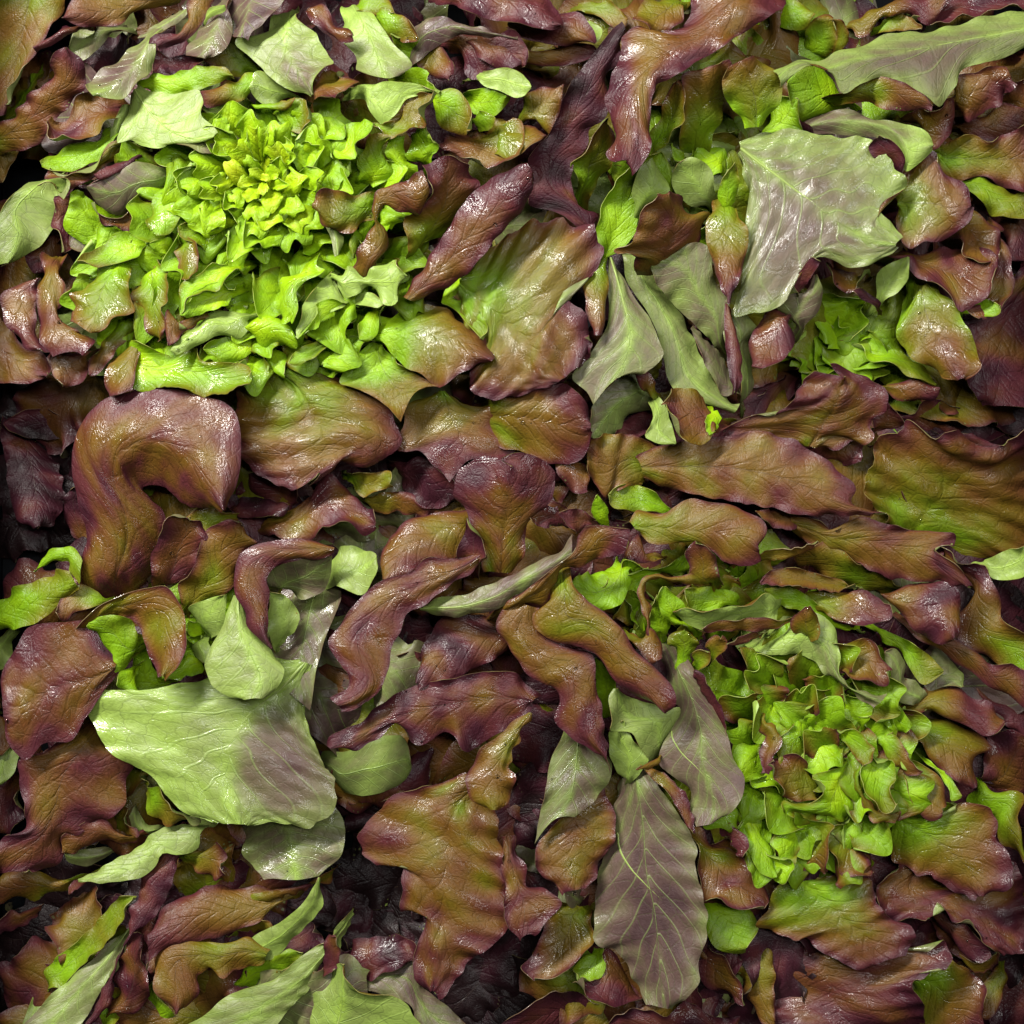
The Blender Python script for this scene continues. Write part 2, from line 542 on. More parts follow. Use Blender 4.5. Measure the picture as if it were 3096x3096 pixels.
        part("midrib", rib_mesh(pr, samp(Nn), np.clip(0.015 * wd, .45, 1.15)), o)
    return o


# ---------------------------------------------------------------- the lettuce heads
def F(x, y, z):
    """plan position in mm from a position on a 1932-unit square of 600 mm"""
    return ((x - 966) * 0.3109, (966 - y) * 0.3109, z)


HEADS = {
    'A': (F(505, 345, 0), "lettuce head with the widest bright lime heart, upper left of the crate"),
    'B': (F(1590, 640, 0), "lettuce head with large pale veined leaf undersides, upper right of the crate"),
    'C': (F(440, 1220, 0), "lettuce head with a big folded brown leaf and a broad glossy pale leaf, left"),
    'D': (F(1530, 1420, 0), "lettuce head with red-brown leaves ringed around a small lime heart, lower right of the crate"),
    'E': (F(350, 2000, 0), "lettuce head cut off at the bottom left, brown and pale leaves only"),
}
ROOT = {k: empty("lettuce_head", tuple(c / 1000 for c in v[0]), v[1], "lettuce", "red oak-leaf lettuce heads in the crate") for k, v in HEADS.items()}

# Leaves drawn one by one: rails (edge / rib / edge) of x,y,z in tenths of a millimetre.
LEAVES = """
A T.5,.65,.15 0 0 1 49|-3246,3164,449 -3237,2744,475 -3228,2326,501/-2867,3196,475 -2942,2819,499 -3055,2360,528/-2620,3164,449 -2747,2895,466 -2873,2676,481 -2968,2492,493 -3047,2384,501
A T.35,.5,.1 1 0 1 39|-2933,2691,320 -2964,2588,327 -3070,2469,337 -3167,2400,344 -3176,2028,367 -3091,1994,372/-2933,2691,320 -2926,2367,343 -3012,2155,360 -3091,1994,372
A T.6,.7,.1 0 0 1 29|-2142,3124,517 -2310,3100,562 -2567,3036,630 -2645,2907,667/-2146,3053,534 -2305,2987,582 -2470,2947,631 -2639,2900,683/-2183,3009,517 -2273,2950,548 -2386,2893,585 -2535,2870,630 -2645,2904,667
A U.45 1 0 1 19|-2328,2958,398 -2459,2822,434 -2582,2705,467 -2658,2772,489/-2328,2958,398 -2617,2913,460 -2658,2772,489
A T.9,.95,.1 0 1 1 49|-2562,2910,507 -2682,2882,543 -2763,2807,574 -2828,2751,598/-2579,2869,507 -2696,2789,553 -2812,2715,598
A T.6,.78,.15 0 0 1 49|-3180,2257,449 -2968,2356,544 -2839,2459,615 -2704,2551,685 -2666,2634,730 -2591,2695,773/-3138,2201,475 -2892,2307,576 -2711,2429,663 -2595,2539,729 -2576,2616,766 -2580,2685,799/-3131,2150,449 -2830,2194,539 -2688,2340,606 -2559,2446,660 -2495,2517,692 -2521,2632,737 -2586,2697,773
A T.8,.85,-.25 0 0 1 39|-2412,2460,609 -2497,2489,620 -2567,2430,631 -2604,2330,644 -2689,2282,656 -2731,2302,662/-2383,2375,624 -2477,2348,636 -2562,2263,650 -2655,2220,662 -2701,2243,669 -2728,2293,676/-2372,2284,664 -2410,2222,672 -2519,2174,686 -2636,2156,699 -2697,2193,707 -2717,2278,717
A U.4 0 1 1 54;0,0,.93,0;.5,-.5,.4,.45|-2168,2770,678 -2252,2667,728 -2364,2570,785 -2439,2486,829 -2453,2438,847/-2112,2761,708 -2186,2599,767 -2248,2517,803 -2325,2443,841 -2410,2394,877/-2079,2774,678 -2080,2648,711 -2116,2535,742 -2178,2472,767 -2249,2380,799 -2351,2381,831 -2402,2390,847
A U.12 0 0 1 49;0,0,.93,0|-2199,2480,681 -1988,2435,727 -1816,2441,765 -1782,2381,779 -1799,2297,798 -1722,2220,821 -1708,2178,831/-2205,2469,708 -2120,2343,744 -2033,2252,773 -1931,2181,803 -1781,2144,841 -1715,2155,857/-2239,2456,681 -2250,2330,702 -2281,2213,722 -2290,2148,732 -2224,2168,744 -2165,2132,755 -2099,2116,766 -1934,2132,793 -1769,2141,820 -1712,2170,831
A T.12,.25,.1 0 0 1 19|-2189,2495,659 -2102,2559,686 -1949,2553,722 -1839,2584,750 -1697,2577,784 -1614,2522,808/-2181,2487,659 -2078,2463,685 -1959,2439,715 -1840,2454,745 -1731,2478,774 -1610,2518,808
A T.1,.75,.15 0 0 1 29|-1479,2576,711 -1586,2527,741 -1699,2478,773 -1803,2429,803/-1479,2480,711 -1563,2401,737 -1670,2362,764 -1761,2344,786 -1789,2407,803
A U.5 0 0 1 43|-1696,2423,626 -1560,2365,662 -1474,2251,697 -1535,2215,716 -1548,2155,731 -1661,2091,766/-1764,2400,650 -1713,2274,704 -1666,2201,738 -1728,2101,790/-1825,2375,626 -1772,2288,647 -1745,2220,663 -1875,2164,695 -1951,2135,714 -1867,2094,733 -1783,2074,752 -1717,2076,766
A T.9,.9,.1 1 1 1 49|-1842,2683,582 -1891,2611,620 -1948,2569,653 -2035,2572,698 -2099,2562,731/-1842,2683,582 -1932,2696,620 -2028,2672,660 -2078,2696,684 -2099,2562,731
A T.7,.85,.1 0 0 1 29|-1743,3035,634 -1788,2965,649 -1817,2887,664 -1877,2801,684 -1954,2739,703 -2060,2700,725/-1880,3035,634 -1907,2930,658 -1927,2843,678 -1994,2780,700 -2070,2758,719 -2072,2732,725
A U.5 1 0 1 29|-1899,3046,504 -1935,2964,530 -2024,2878,568 -2136,2808,609 -2211,2792,634/-1899,3046,504 -2079,2916,576 -2211,2792,634
A U.7 0 1 1 54|-1750,2955,678 -1799,2864,712 -1848,2773,746 -1894,2692,776 -1887,2652,789/-1680,2945,708 -1721,2837,745 -1753,2730,781 -1785,2620,819/-1670,2967,678 -1632,2858,706 -1635,2745,733 -1656,2684,749 -1709,2639,768 -1784,2623,789
A U.05 1 0 1 19|-1802,2868,698 -1778,2911,739 -1659,2928,819/-1802,2868,698 -1737,2886,743 -1654,2913,804 -1659,2928,819
A U.9 0 0 1 39|-1672,2991,667 -1621,2876,724 -1619,2759,778/-1515,3032,689 -1545,2876,748 -1576,2747,799/-1278,3055,667 -1352,2930,706 -1450,2825,745 -1540,2751,778
A T.3,.6,.1 1 0 1 29|-1470,2620,563 -1572,2594,594 -1657,2587,619 -1755,2625,652 -1815,2651,673/-1470,2620,563 -1534,2671,582 -1602,2760,609 -1648,2796,624 -1815,2651,673
A U.15 0 0 1 54;0,0,.93,0;.75,0,.5,.55|-1437,2827,678 -1560,2780,711 -1613,2755,726 -1502,2632,764 -1393,2522,800 -1253,2432,840 -1151,2389,866/-1312,2849,708 -1320,2713,758 -1274,2605,802 -1204,2496,850 -1141,2389,896/-1252,2875,678 -1168,2808,710 -1107,2719,742 -1052,2621,775 -1022,2568,793 -1082,2537,815 -1141,2457,847 -1143,2393,866
A T.6,.6,.1 0 0 1 23|-1081,2561,763 -1121,2484,821 -1145,2448,851 -1135,2382,893/-1024,2501,776 -1050,2465,821 -1071,2374,906/-993,2521,763 -889,2498,810 -944,2425,851 -1018,2372,893
A T.75,.7,.15 0 1 1 29|-1170,2931,750 -1104,2948,772 -1061,2876,796 -1010,2800,823 -937,2777,846 -909,2735,861/-1194,2911,750 -1159,2844,772 -1109,2815,789 -1051,2743,816 -1001,2714,833 -915,2727,861
A U.05,.35 0 0 1 43|-986,2873,685 -997,2762,731 -911,2648,790 -897,2544,834/-896,2905,708 -835,2778,755 -783,2644,803 -731,2494,857/-810,2913,685 -742,2770,730 -659,2671,768 -577,2572,805 -654,2520,834
A T.2,.5,.2 1 1 1 35|-819,2917,673 -710,2916,724 -627,2870,766 -535,2719,842/-819,2917,673 -749,2801,732 -584,2727,817 -535,2719,842
A T.2,.4,.2 1 0 1 35|-943,2946,634 -875,3028,676 -742,3013,722 -683,2895,764/-943,2946,634 -833,2919,689 -683,2895,764
A T.15,.2,.1 1 0 1 29|-564,2629,640 -595,2633,654 -664,2699,701 -708,2787,751/-564,2629,640 -541,2744,686 -591,2762,706 -708,2787,751
A U.85 0 0 1 23|-519,2879,715 -390,2879,740 -229,2812,772 34,2732,825/-531,2647,715 -486,2684,725 -430,2720,738 -349,2762,755 -229,2762,777 34,2716,825
A T.55,.8,.2 0 0 1 43|-433,2742,665 -359,2650,706 -338,2552,739 -365,2511,756/-472,2703,689 -447,2630,719 -413,2565,749 -366,2504,780/-534,2662,665 -541,2635,675 -504,2571,701 -430,2530,732 -369,2511,756
A T.8,.85,.1 1 0 1 39|-396,2798,592 -265,2809,632 -103,2790,681 49,2755,728 97,2675,755 81,2588,780/-396,2798,592 -281,2643,648 -200,2552,683 -151,2594,705 -71,2570,731 81,2588,780
A U.08 1 0 1 27;0,0,.93,0|-211,2555,700 -80,2580,744 58,2536,790 113,2450,821/-211,2555,700 -179,2504,718 -80,2454,751 58,2405,797 113,2450,821
A T.8,.85,.1 0 1 1 43|-359,3112,723 -49,3096,767 196,2991,805 257,2862,825 281,2798,834/-328,2942,723 -142,2853,758 43,2812,791 226,2770,823 281,2792,834
A T.65,.8,.1 0 0 1 39|-15,2893,648 210,2911,690 385,2896,723 416,2824,737 479,2721,759/-31,2852,648 130,2760,686 289,2725,721 463,2713,759
A U.1 1 0 1 29|422,2905,611 485,2869,645 531,2819,676 514,2763,702 481,2733,722/422,2905,611 481,2733,722
A T.65,.85,.1 1 0 1 29|-48,2809,582 50,2788,597 98,2728,608 251,2729,631 412,2753,655 492,2725,668 508,2692,673/-48,2809,582 17,2673,602 131,2644,618 332,2635,647 508,2692,673
A T.8,.85,.1 1 0 1 39|-272,2789,669 -111,2778,705 17,2757,733 73,2717,748 89,2657,760/-272,2789,669 -232,2679,690 -127,2608,712 -31,2566,730 33,2583,743 89,2657,760
A T.9,1,.1 0 0 1 49|394,1719,507 295,1781,525 91,1839,558 131,1980,582 98,2074,597 131,2136,609 203,2213,626 251,2290,640 307,2444,667 354,2520,682 489,2686,717 654,2834,753/442,1713,534 359,1823,559 236,1938,590 236,2093,620 315,2224,649 387,2361,678 489,2542,718 652,2810,780/509,1653,507 499,1780,530 401,1825,549 342,1981,580 358,2074,598 438,2166,620 453,2251,636 556,2341,662 563,2440,681 554,2547,701 608,2667,726 670,2795,753
A T.35,.5,.1 1 0 1 29|321,3020,485 498,3047,551 578,3029,579 687,2905,634/321,3020,485 490,2959,545 657,2852,611 687,2905,634
B T.45,.6,.1 1 0 1 49|999,3026,660 994,2875,703 862,2779,752 771,2817,784 698,2840,809/999,3026,660 807,3000,736 749,2950,764 698,2840,809
B T.72,.78,.1 0 1 1 87;;;.7;long_brown_leaf_bending_down_to_a_reddish_tip|1145,3033,776 1080,2967,786 1023,2860,798 959,2817,806 855,2758,818 767,2802,829 703,2808,835 648,2750,843 631,2628,856 583,2514,869 543,2425,879 550,2320,890 573,2223,900 580,2143,908 556,2022,921 594,1994,926/1313,2993,824 1110,2761,860 871,2617,893 736,2485,915 688,2331,934 670,2170,953 638,1994,974/1558,2906,776 1503,2873,783 1316,2747,805 1155,2638,824 995,2538,842 891,2471,854 835,2454,860 803,2389,867 794,2227,883 777,2067,899 752,1986,907 673,1914,918 657,1990,926
B T.3,.62,.1 0 1 1 54|986,2242,639 1011,2354,703 988,2458,761 980,2513,792 1073,2552,847/1095,2242,669 1108,2381,753 1140,2481,818 1179,2567,877/1195,2274,639 1243,2370,704 1241,2479,771 1207,2599,847
B T.3,.55,.1 1 1 1 43|801,2116,627 813,2218,672 872,2316,724 899,2415,771 950,2494,815/801,2116,627 894,2163,665 978,2226,704 1013,2341,751 993,2442,790 950,2494,815
B T.25,.6,-.15 0 1 1 54|1365,2248,736 1270,2349,798 1207,2442,850 1239,2547,905/1422,2235,766 1403,2371,830 1364,2478,882 1346,2590,935/1464,2258,736 1513,2340,774 1561,2436,816 1471,2566,874 1390,2602,905
B T.7,.75,-.1 0 0 1 58|713,1471,715 591,1490,743 685,1549,770 718,1648,796 760,1745,822 836,1811,847 898,1845,864/894,1505,747 929,1601,791 924,1718,842 902,1838,896/985,1543,715 1078,1594,744 1152,1706,781 1151,1742,791 1069,1733,812 1003,1805,838 913,1845,864
B T.35,.9,.1 0 1 1 39|1175,1729,706 1138,1657,727 1151,1495,771 1177,1382,803 1237,1200,856/1249,1744,728 1248,1555,778 1251,1395,821 1240,1191,877/1320,1717,706 1364,1593,743 1342,1431,787 1304,1334,816 1252,1200,856
B T.9,.92,.1 0 0 1 43|1256,1221,704 1236,1069,735 1244,911,766 1264,786,792 1276,676,815/1258,1209,728 1282,1066,758 1294,877,798 1282,690,838/1268,1212,704 1314,1006,747 1328,848,778 1316,754,798 1283,676,815
B U.22 0 1 1 47;0,0,.93,0;.5,.2,.5,.55;.8;wide_pale_leaf_underside_with_bright_green_midrib|1333,2163,682 1531,2232,706 1834,2195,740 2089,2157,769 2222,1982,793 2286,1903,804 2121,1745,828 2209,1635,844 2237,1573,851/1336,2126,708 1494,1994,740 1673,1848,776 1849,1702,813 2025,1580,847 2200,1532,877/1333,2101,682 1372,1942,695 1358,1596,723 1339,1346,743 1297,1158,759 1458,1157,772 1579,1217,783 1668,1398,800 1773,1473,811 1953,1409,827 2118,1453,841 2222,1518,851
B T.95,.95,.0 1 1 1 49|2256,1938,737 2234,1997,759 2172,2046,785 2094,2072,811 2066,2115,828 2101,2154,848/2256,1938,737 2279,2026,771 2231,2098,800 2169,2147,826 2101,2154,848
B U.7,.1 0 0 1 35|1722,2288,650 1838,2350,674 1946,2349,693 2207,2272,741 2374,2220,772 2434,2140,790/1778,2239,650 2011,2205,689 2134,2192,710 2242,2147,730 2285,2047,747 2289,1981,758 2358,2026,772 2428,2101,790
B U.25 0 0 1 54;0,0,.93,0;.45,.2,.4,.5;.8|3112,2984,639 2816,2914,683 2480,2813,733 2231,2781,770 2025,2724,801 1869,2653,826 1804,2610,837 1617,2594,865 1496,2525,886/3101,2846,669 2806,2783,714 2471,2712,764 2182,2642,809 1960,2600,843 1797,2545,869 1651,2570,892 1522,2485,916/3112,2775,639 2884,2660,671 2607,2553,708 2555,2445,723 2479,2353,738 2378,2428,755 2230,2493,776 2123,2513,790 2016,2469,805 1902,2409,822 1843,2507,837 1737,2570,854 1632,2522,869 1535,2431,886
B T.45,.8,.1 1 0 1 29|1925,2414,718 2030,2486,747 2128,2519,770 2225,2489,793 2292,2452,809 2373,2383,832 2424,2331,848/1925,2414,718 2060,2389,753 2188,2356,786 2299,2324,815 2424,2331,848
B T.7,.75,.1 1 1 1 54|2600,2440,596 2589,2469,605 2605,2558,635 2700,2573,666 2809,2602,703 2881,2571,728 2907,2518,745/2600,2440,596 2655,2333,629 2714,2320,648 2814,2382,687 2884,2438,717 2907,2518,745
B T.35,.8,.2 1 0 1 49|2553,2161,504 2670,2246,525 2810,2208,546 2935,2245,565 3058,2304,585 3120,2094,615/2553,2161,504 2565,2052,518 2699,1982,538 2777,2004,549 2963,1925,576 3035,1898,586 3120,2094,615
B T.3,.7,.3 0 1 1 43|2266,1841,665 2313,1986,700 2469,2096,745 2494,1987,768 2575,1934,790 2639,1842,815/2260,1812,689 2362,1804,727 2470,1788,769 2541,1758,798 2644,1766,838/2266,1777,665 2294,1552,710 2324,1530,718 2392,1571,735 2482,1572,755 2586,1627,781 2636,1694,799 2648,1763,815
B T.6,.75,.1 1 1 1 39|2648,1665,572 2697,1734,597 2712,1795,615 2789,1750,639 2854,1689,664 2880,1621,683 2843,1470,722/2648,1665,572 2633,1527,620 2738,1437,674 2843,1470,722
B T.75,.8,.1 1 1 1 54|2333,1513,654 2495,1549,682 2647,1576,709 2761,1540,729 2836,1482,745/2333,1513,654 2340,1448,660 2362,1382,667 2455,1316,679 2533,1250,690 2609,1177,701 2664,1192,707 2756,1246,718 2794,1309,726 2799,1404,736 2836,1482,745
B T.75,.7,.1 1 1 1 39|2845,1694,592 2915,1567,624 2938,1441,652 2937,1316,679 2891,1233,699 2853,1167,715 2733,1132,741/2845,1694,592 2863,1484,636 2823,1375,660 2766,1251,689 2644,1166,719 2733,1132,741
B T.15,.15,.1 1 0 1 16|2667,1176,644 2756,1238,718 2834,1199,774/2667,1176,644 2747,1137,695 2837,1158,752 2834,1199,774
B T.4,.7,-.15 0 1 1 49|2333,1284,623 2292,1134,659 2268,1002,690 2327,951,710 2399,877,736 2494,794,768 2582,768,792/2407,1313,650 2427,1154,695 2479,1012,738 2544,864,786 2598,770,819/2511,1300,623 2611,1173,668 2625,1090,690 2690,982,725 2695,900,747 2709,830,766 2622,774,792
B T.8,.88,.1 0 0 1 49|3022,1433,449 2795,1172,492 2692,1137,505 2699,888,537 2678,765,553 2738,658,570 2800,633,579/3128,1429,475 2947,1135,526 2894,886,565 2894,721,590 2921,627,605/3261,1433,449 3241,1055,506 3181,724,558 3093,616,579
B U.12 1 0 1 35|2164,1239,654 2143,1309,676 2137,1378,697 2202,1445,728 2304,1486,764/2164,1239,654 2238,1268,681 2294,1335,712 2308,1403,736 2304,1486,764
B T.6,.75,.1 1 1 1 39|2114,1443,592 2061,1366,614 2016,1299,633 1939,1296,651 1878,1357,673 1840,1465,702/2114,1443,592 2069,1407,612 1955,1417,655 1840,1465,702
B T.9,.9,.1 1 0 1 19|2157,1204,650 2083,1226,692 2008,1260,737 1979,1288,760/2157,1204,650 2162,1222,661 2107,1250,690 2050,1301,728 1979,1288,760
B U.55 1 0 1 35;0,0,.93,0|1697,1094,654 1646,1117,666 1561,1194,693 1652,1270,722 1682,1269,730 1763,1383,764/1697,1094,654 1772,1139,682 1806,1216,709 1809,1292,733 1763,1383,764
B T.95,.95,.0 1 1 1 23|1672,1267,743 1646,1289,755 1690,1431,812 1726,1467,832 1777,1440,854/1672,1267,743 1738,1368,809 1777,1440,854
B T.8,.88,.1 1 1 1 49|1598,1153,679 1646,1057,703 1620,946,728 1554,866,751 1458,827,774 1388,841,790/1598,1153,679 1501,1175,702 1418,1069,734 1383,974,758 1388,841,790
B U.45 0 0 1 43;0,0,.93,0|570,1474,646 568,1237,668 547,1050,686 450,904,702 353,775,718 448,694,730 480,625,737/580,1495,669 650,1233,701 688,1030,725 663,900,740 574,747,760/598,1491,646 716,1253,673 811,1130,690 858,1000,704 877,915,713 833,850,722 687,822,737
B U.3 0 0 1 29|664,1504,517 671,1405,523 785,1215,536 865,1051,547 897,903,556 945,739,566 1147,641,579 1308,575,589/811,1512,517 908,1338,531 1069,1066,553 1148,861,568 1268,689,582 1348,632,589
B U.45 1 0 1 29|1244,949,582 1101,1091,620 976,1200,651 877,1300,677 801,1463,712/1244,949,582 1265,1125,605 1279,1236,620 1178,1402,646 1160,1544,665 801,1463,712
B U.4 1 0 1 35|1356,676,537 1352,805,563 1266,963,599 1259,1200,648/1356,676,537 1420,692,548 1441,820,568 1422,940,586 1395,1028,600 1450,1091,613 1424,1139,621 1259,1200,648
B U.55 1 0 1 29|1357,726,534 1272,683,551 1170,819,585 1050,1088,644/1357,726,534 1243,932,587 1050,1088,644
B T.8,.85,-.4 1 0 1 -29|1219,552,698 1152,438,724 1086,406,738 964,397,761 922,507,784 880,624,809/1219,552,698 1153,607,719 1127,669,735 1085,716,750 1003,722,769 905,689,793 880,624,809
B T.05,.15,.1 1 0 1 19|1160,611,660 1219,572,700 1202,493,741 1145,444,780/1160,611,660 1119,510,730 1145,444,780
B U.15 1 0 1 19|880,660,650 778,447,710 956,397,760/880,660,650 895,635,662 930,527,707 956,397,760
B U.4 1 0 1 23|751,831,452 839,681,480 879,655,487 705,571,518 605,456,542 473,438,563/751,831,452 709,838,461 592,762,488 467,603,529 473,438,563
B T.98,1,.0 1 0 1 16|890,659,382 801,460,450 708,434,480 607,457,512/890,659,382 710,575,454 607,457,512
B T.4,.75,.1 1 1 1 29|880,658,563 829,673,586 717,819,673/880,658,563 800,830,640 717,819,673
B T.25,.75,.1 0 1 1 58|533,1489,657 418,1337,698 436,1205,728 466,1029,767/547,1491,689 497,1350,723 510,1185,761 496,1021,799/569,1505,657 564,1355,691 556,1189,729 522,1029,767
B T.12,.2,.1 1 0 1 39|539,1498,553 505,1657,575 536,1815,597 616,1972,621 775,2087,648 878,2123,663/539,1498,553 620,1537,565 724,1655,586 779,1789,605 858,1859,619 946,1897,632 878,2123,663
B U.05,.2 1 0 1 29|745,1753,621 702,1852,653 769,2031,713 816,2067,731/745,1753,621 815,1837,648 917,1887,677 890,1993,705 816,2067,731
B U.2 1 0 1 29|1200,1814,601 1100,1809,627 975,1882,665 940,1957,687 969,2040,712/1200,1814,601 1178,1982,649 1052,2069,690 969,2040,712
B T.1,.15,.1 1 0 1 19|1278,2036,514 1176,1997,544 1065,2062,580 956,2071,611 937,2176,644/1278,2036,514 1265,2159,548 1122,2159,584 1062,2097,605 937,2176,644
B T.08,.3,.1 1 0 1 35|1255,1767,673 1211,1810,698 1220,1927,749 1292,2026,803/1255,1767,673 1292,1795,695 1314,1940,763 1292,2026,803
B T.3,.6,.1 1 0 1 39|444,1918,495 344,2054,542 448,2159,584 518,2293,628 566,2321,644/444,1918,495 492,1955,513 595,2082,565 608,2217,608 566,2321,644
B T.05,.2,.1 1 0 1 35|2055,2442,499 1926,2401,527 1729,2324,572 1668,2399,594 1621,2536,629/2055,2442,499 1968,2493,522 1913,2591,548 1809,2656,577 1707,2641,599 1621,2536,629
B T.1,.15,.1 1 0 1 29|1470,2261,466 1530,2327,497 1555,2461,546 1700,2448,596/1470,2261,466 1564,2263,493 1734,2282,544 1706,2343,564 1700,2448,596
B T.1,.3,.2 1 0 1 39|1565,2937,436 1605,3018,491 1731,3027,562 1787,2955,605/1565,2937,436 1632,2890,480 1749,2884,550 1787,2955,605
B T.15,.4,.2 1 0 1 39|1746,2776,398 1767,2880,461 1821,2952,517 1909,2928,566/1746,2776,398 1852,2744,446 1920,2751,478 1943,2843,524 1909,2928,566
B T.5,.6,.1 1 0 1 29|1922,2743,504 1929,2832,587 1882,2899,654/1922,2743,504 2001,2784,557 1987,2825,581 1945,2892,625 1882,2899,654
B T.35,.5,.1 1 0 1 35|2150,2878,440 2261,2967,495 2343,2966,525 2408,2898,556 2437,2865,570/2150,2878,440 2298,2869,507 2437,2865,570
B T.6,.85,.1 1 1 1 39|2028,2954,436 2219,3049,497 2371,3091,542 2597,3069,605/2028,2954,436 2064,2848,458 2126,2860,472 2257,2963,509 2396,2937,539 2450,2891,553 2597,3069,605
B T.85,.9,.1 1 1 1 49|2406,2923,504 2536,3077,535 2848,3085,581 3080,3057,615/2406,2923,504 2445,2897,511 2539,2888,525 2695,2921,549 2851,2950,572 3052,2981,603 3080,3057,615
B T.6,.8,.1 1 1 1 39|2308,2350,534 2403,2388,576 2505,2377,618 2596,2429,663/2308,2350,534 2370,2322,547 2492,2258,575 2519,2147,597 2578,2215,616 2620,2307,638 2596,2429,663
B T.7,.8,.1 1 0 1 39|2674,2353,398 2813,2377,433 2926,2442,467 3084,2406,508/2674,2353,398 2720,2283,413 2844,2244,437 3092,2289,486 3084,2406,508
B T.75,.85,.1 1 1 1 39|2933,2455,417 2999,2558,493 3079,2591,547/2933,2455,417 3015,2456,447 3109,2413,483 3079,2591,547
B T.8,.85,.1 1 0 1 39|2846,1859,378 3065,1917,418 3138,1763,447 3083,1509,489/2846,1859,378 2964,1685,425 2968,1513,462 3083,1509,489
B T.2,.35,.1 1 0 1 39|2589,2054,436 2721,1990,463 2830,2010,485 2991,1929,518 3075,1926,534 3064,1740,566/2589,2054,436 2756,1903,485 2867,1781,521 3064,1740,566
A T.35,.85,.1 0 1 1 54|-592,1522,698 -620,1702,762 -489,1771,812 -475,1881,852 -495,1972,886/-526,1565,728 -427,1697,786 -369,1843,844 -398,2031,916/-472,1602,698 -309,1734,761 -229,1837,802 -192,1917,830 -258,1997,862 -320,2038,886
A T.7,.88,.1 0 1 1 58|-643,1255,773 -539,1398,804 -384,1604,849 -261,1793,890 -109,1922,925 87,1980,961/-601,1229,805 -415,1390,850 -230,1594,901 -48,1766,948 102,1952,993/-557,1212,773 -324,1319,818 -109,1553,876 57,1712,918 112,1813,939 123,1929,961
A T.25,.65,.35 0 1 1 62|-268,1422,655 -81,1590,670 137,1706,685 354,1700,698 533,1552,712 492,1395,722 297,1285,736 429,1129,748 459,1005,756 397,865,765/-304,1338,689 -142,1210,716 43,1052,749 197,879,780 304,779,799/-324,1266,655 -283,1076,673 -143,919,693 -235,793,708 -251,715,715 -80,661,732 105,691,750 243,751,765
A T.95,.95,.0 1 1 1 29|251,781,650 368,996,740 446,1024,770/251,781,650 291,779,663 370,817,691 433,886,722 463,963,749 446,1024,770
A T.12,.75,.1 0 1 1 87|-772,1134,660 -633,1200,681 -472,1202,702 -343,1178,720 -230,1076,740 -134,970,759 -102,889,771/-767,1048,708 -589,1052,736 -429,1041,762 -269,975,789 -113,876,819/-764,989,660 -665,882,681 -519,792,706 -406,734,724 -294,804,743 -214,843,757 -122,869,771
A T.08,.45,.1 0 0 1 -29|-773,999,647 -649,865,691 -510,781,731 -421,730,757/-798,1000,630 -754,835,675 -647,711,719 -565,693,741/-821,999,647 -963,859,676 -1002,769,691 -871,711,712 -749,629,734 -644,516,757
A T.4,.85,.1 0 1 1 62|-455,724,558 -593,658,563 -649,487,570 -686,356,575 -559,364,580 -453,283,585 -356,185,591/-413,717,592 -355,558,604 -290,411,616 -266,298,625/-390,715,558 -316,658,562 -194,613,567 -96,592,571 -72,495,576 1,421,580 9,348,583 -153,315,591
A T.9,.95,.1 1 0 1 43|-712,239,394 -587,330,408 -503,330,415 -462,272,422 -337,189,436 -345,73,446/-712,239,394 -611,140,410 -486,32,429 -345,73,446
A T.3,.7,.25 0 1 1 74|-1435,851,590 -1612,777,600 -1634,557,612 -1599,330,624 -1525,241,630 -1444,193,635 -1322,132,642/-1357,799,625 -1302,653,637 -1324,474,651 -1294,313,664 -1252,139,677/-1328,828,655 -1198,731,664 -1019,593,678 -906,448,689 -1033,295,700 -1128,231,707/-1321,859,590 -1126,838,597 -882,720,606 -695,581,614 -661,492,617 -694,363,622 -799,282,626 -960,261,632 -1072,277,636 -1088,233,638 -1201,152,642
A T.5,.82,.15 0 1 1 58|-66,676,618 137,705,647 308,756,672 416,655,693 459,545,709/-65,565,650 106,547,679 291,514,712 460,497,741/-34,394,618 137,325,645 324,292,673 432,360,692 465,468,709
A T.5,.75,.1 1 1 1 54|197,423,537 270,427,549 335,390,561 407,316,578 455,218,596 446,136,609/197,423,537 172,382,545 245,292,562 294,202,578 358,112,595 446,136,609
A T.3,.4,.1 1 0 1 43|-975,229,491 -924,240,511 -805,235,556 -713,234,592 -718,161,621/-975,229,491 -930,129,531 -887,88,553 -802,121,586 -718,161,621
A T.45,.8,.1 1 1 1 43|-897,81,452 -813,106,473 -687,122,504 -595,105,526 -529,31,550 -479,23,563/-897,81,452 -846,15,472 -770,-1,490 -687,7,510 -595,-18,532 -529,-9,548 -479,23,563
A T.75,.85,.1 0 1 1 49|-2820,1381,623 -2926,1329,644 -2987,1263,660 -2980,1164,677 -2938,1065,695 -2846,963,718 -2753,933,734/-2795,1377,650 -2867,1276,678 -2874,1152,706 -2833,1029,734 -2737,946,760/-2794,1381,623 -2792,1281,646 -2799,1181,670 -2779,1065,697 -2749,966,721 -2721,917,734
A T.65,.7,.1 0 1 1 39|-2780,1385,648 -2783,1236,678 -2783,1112,703 -2737,965,734 -2684,907,749/-2709,1398,669 -2699,1233,703 -2674,1093,732 -2603,994,756 -2575,929,770/-2659,1377,648 -2632,1328,657 -2653,1179,681 -2612,1081,698 -2477,1046,720 -2426,989,732 -2501,927,749
A T.75,.7,.1 1 1 1 54|-2532,944,557 -2522,859,589 -2546,783,621 -2595,744,648 -2637,743,667/-2532,944,557 -2659,940,595 -2725,913,616 -2704,855,633 -2683,797,649 -2637,743,667
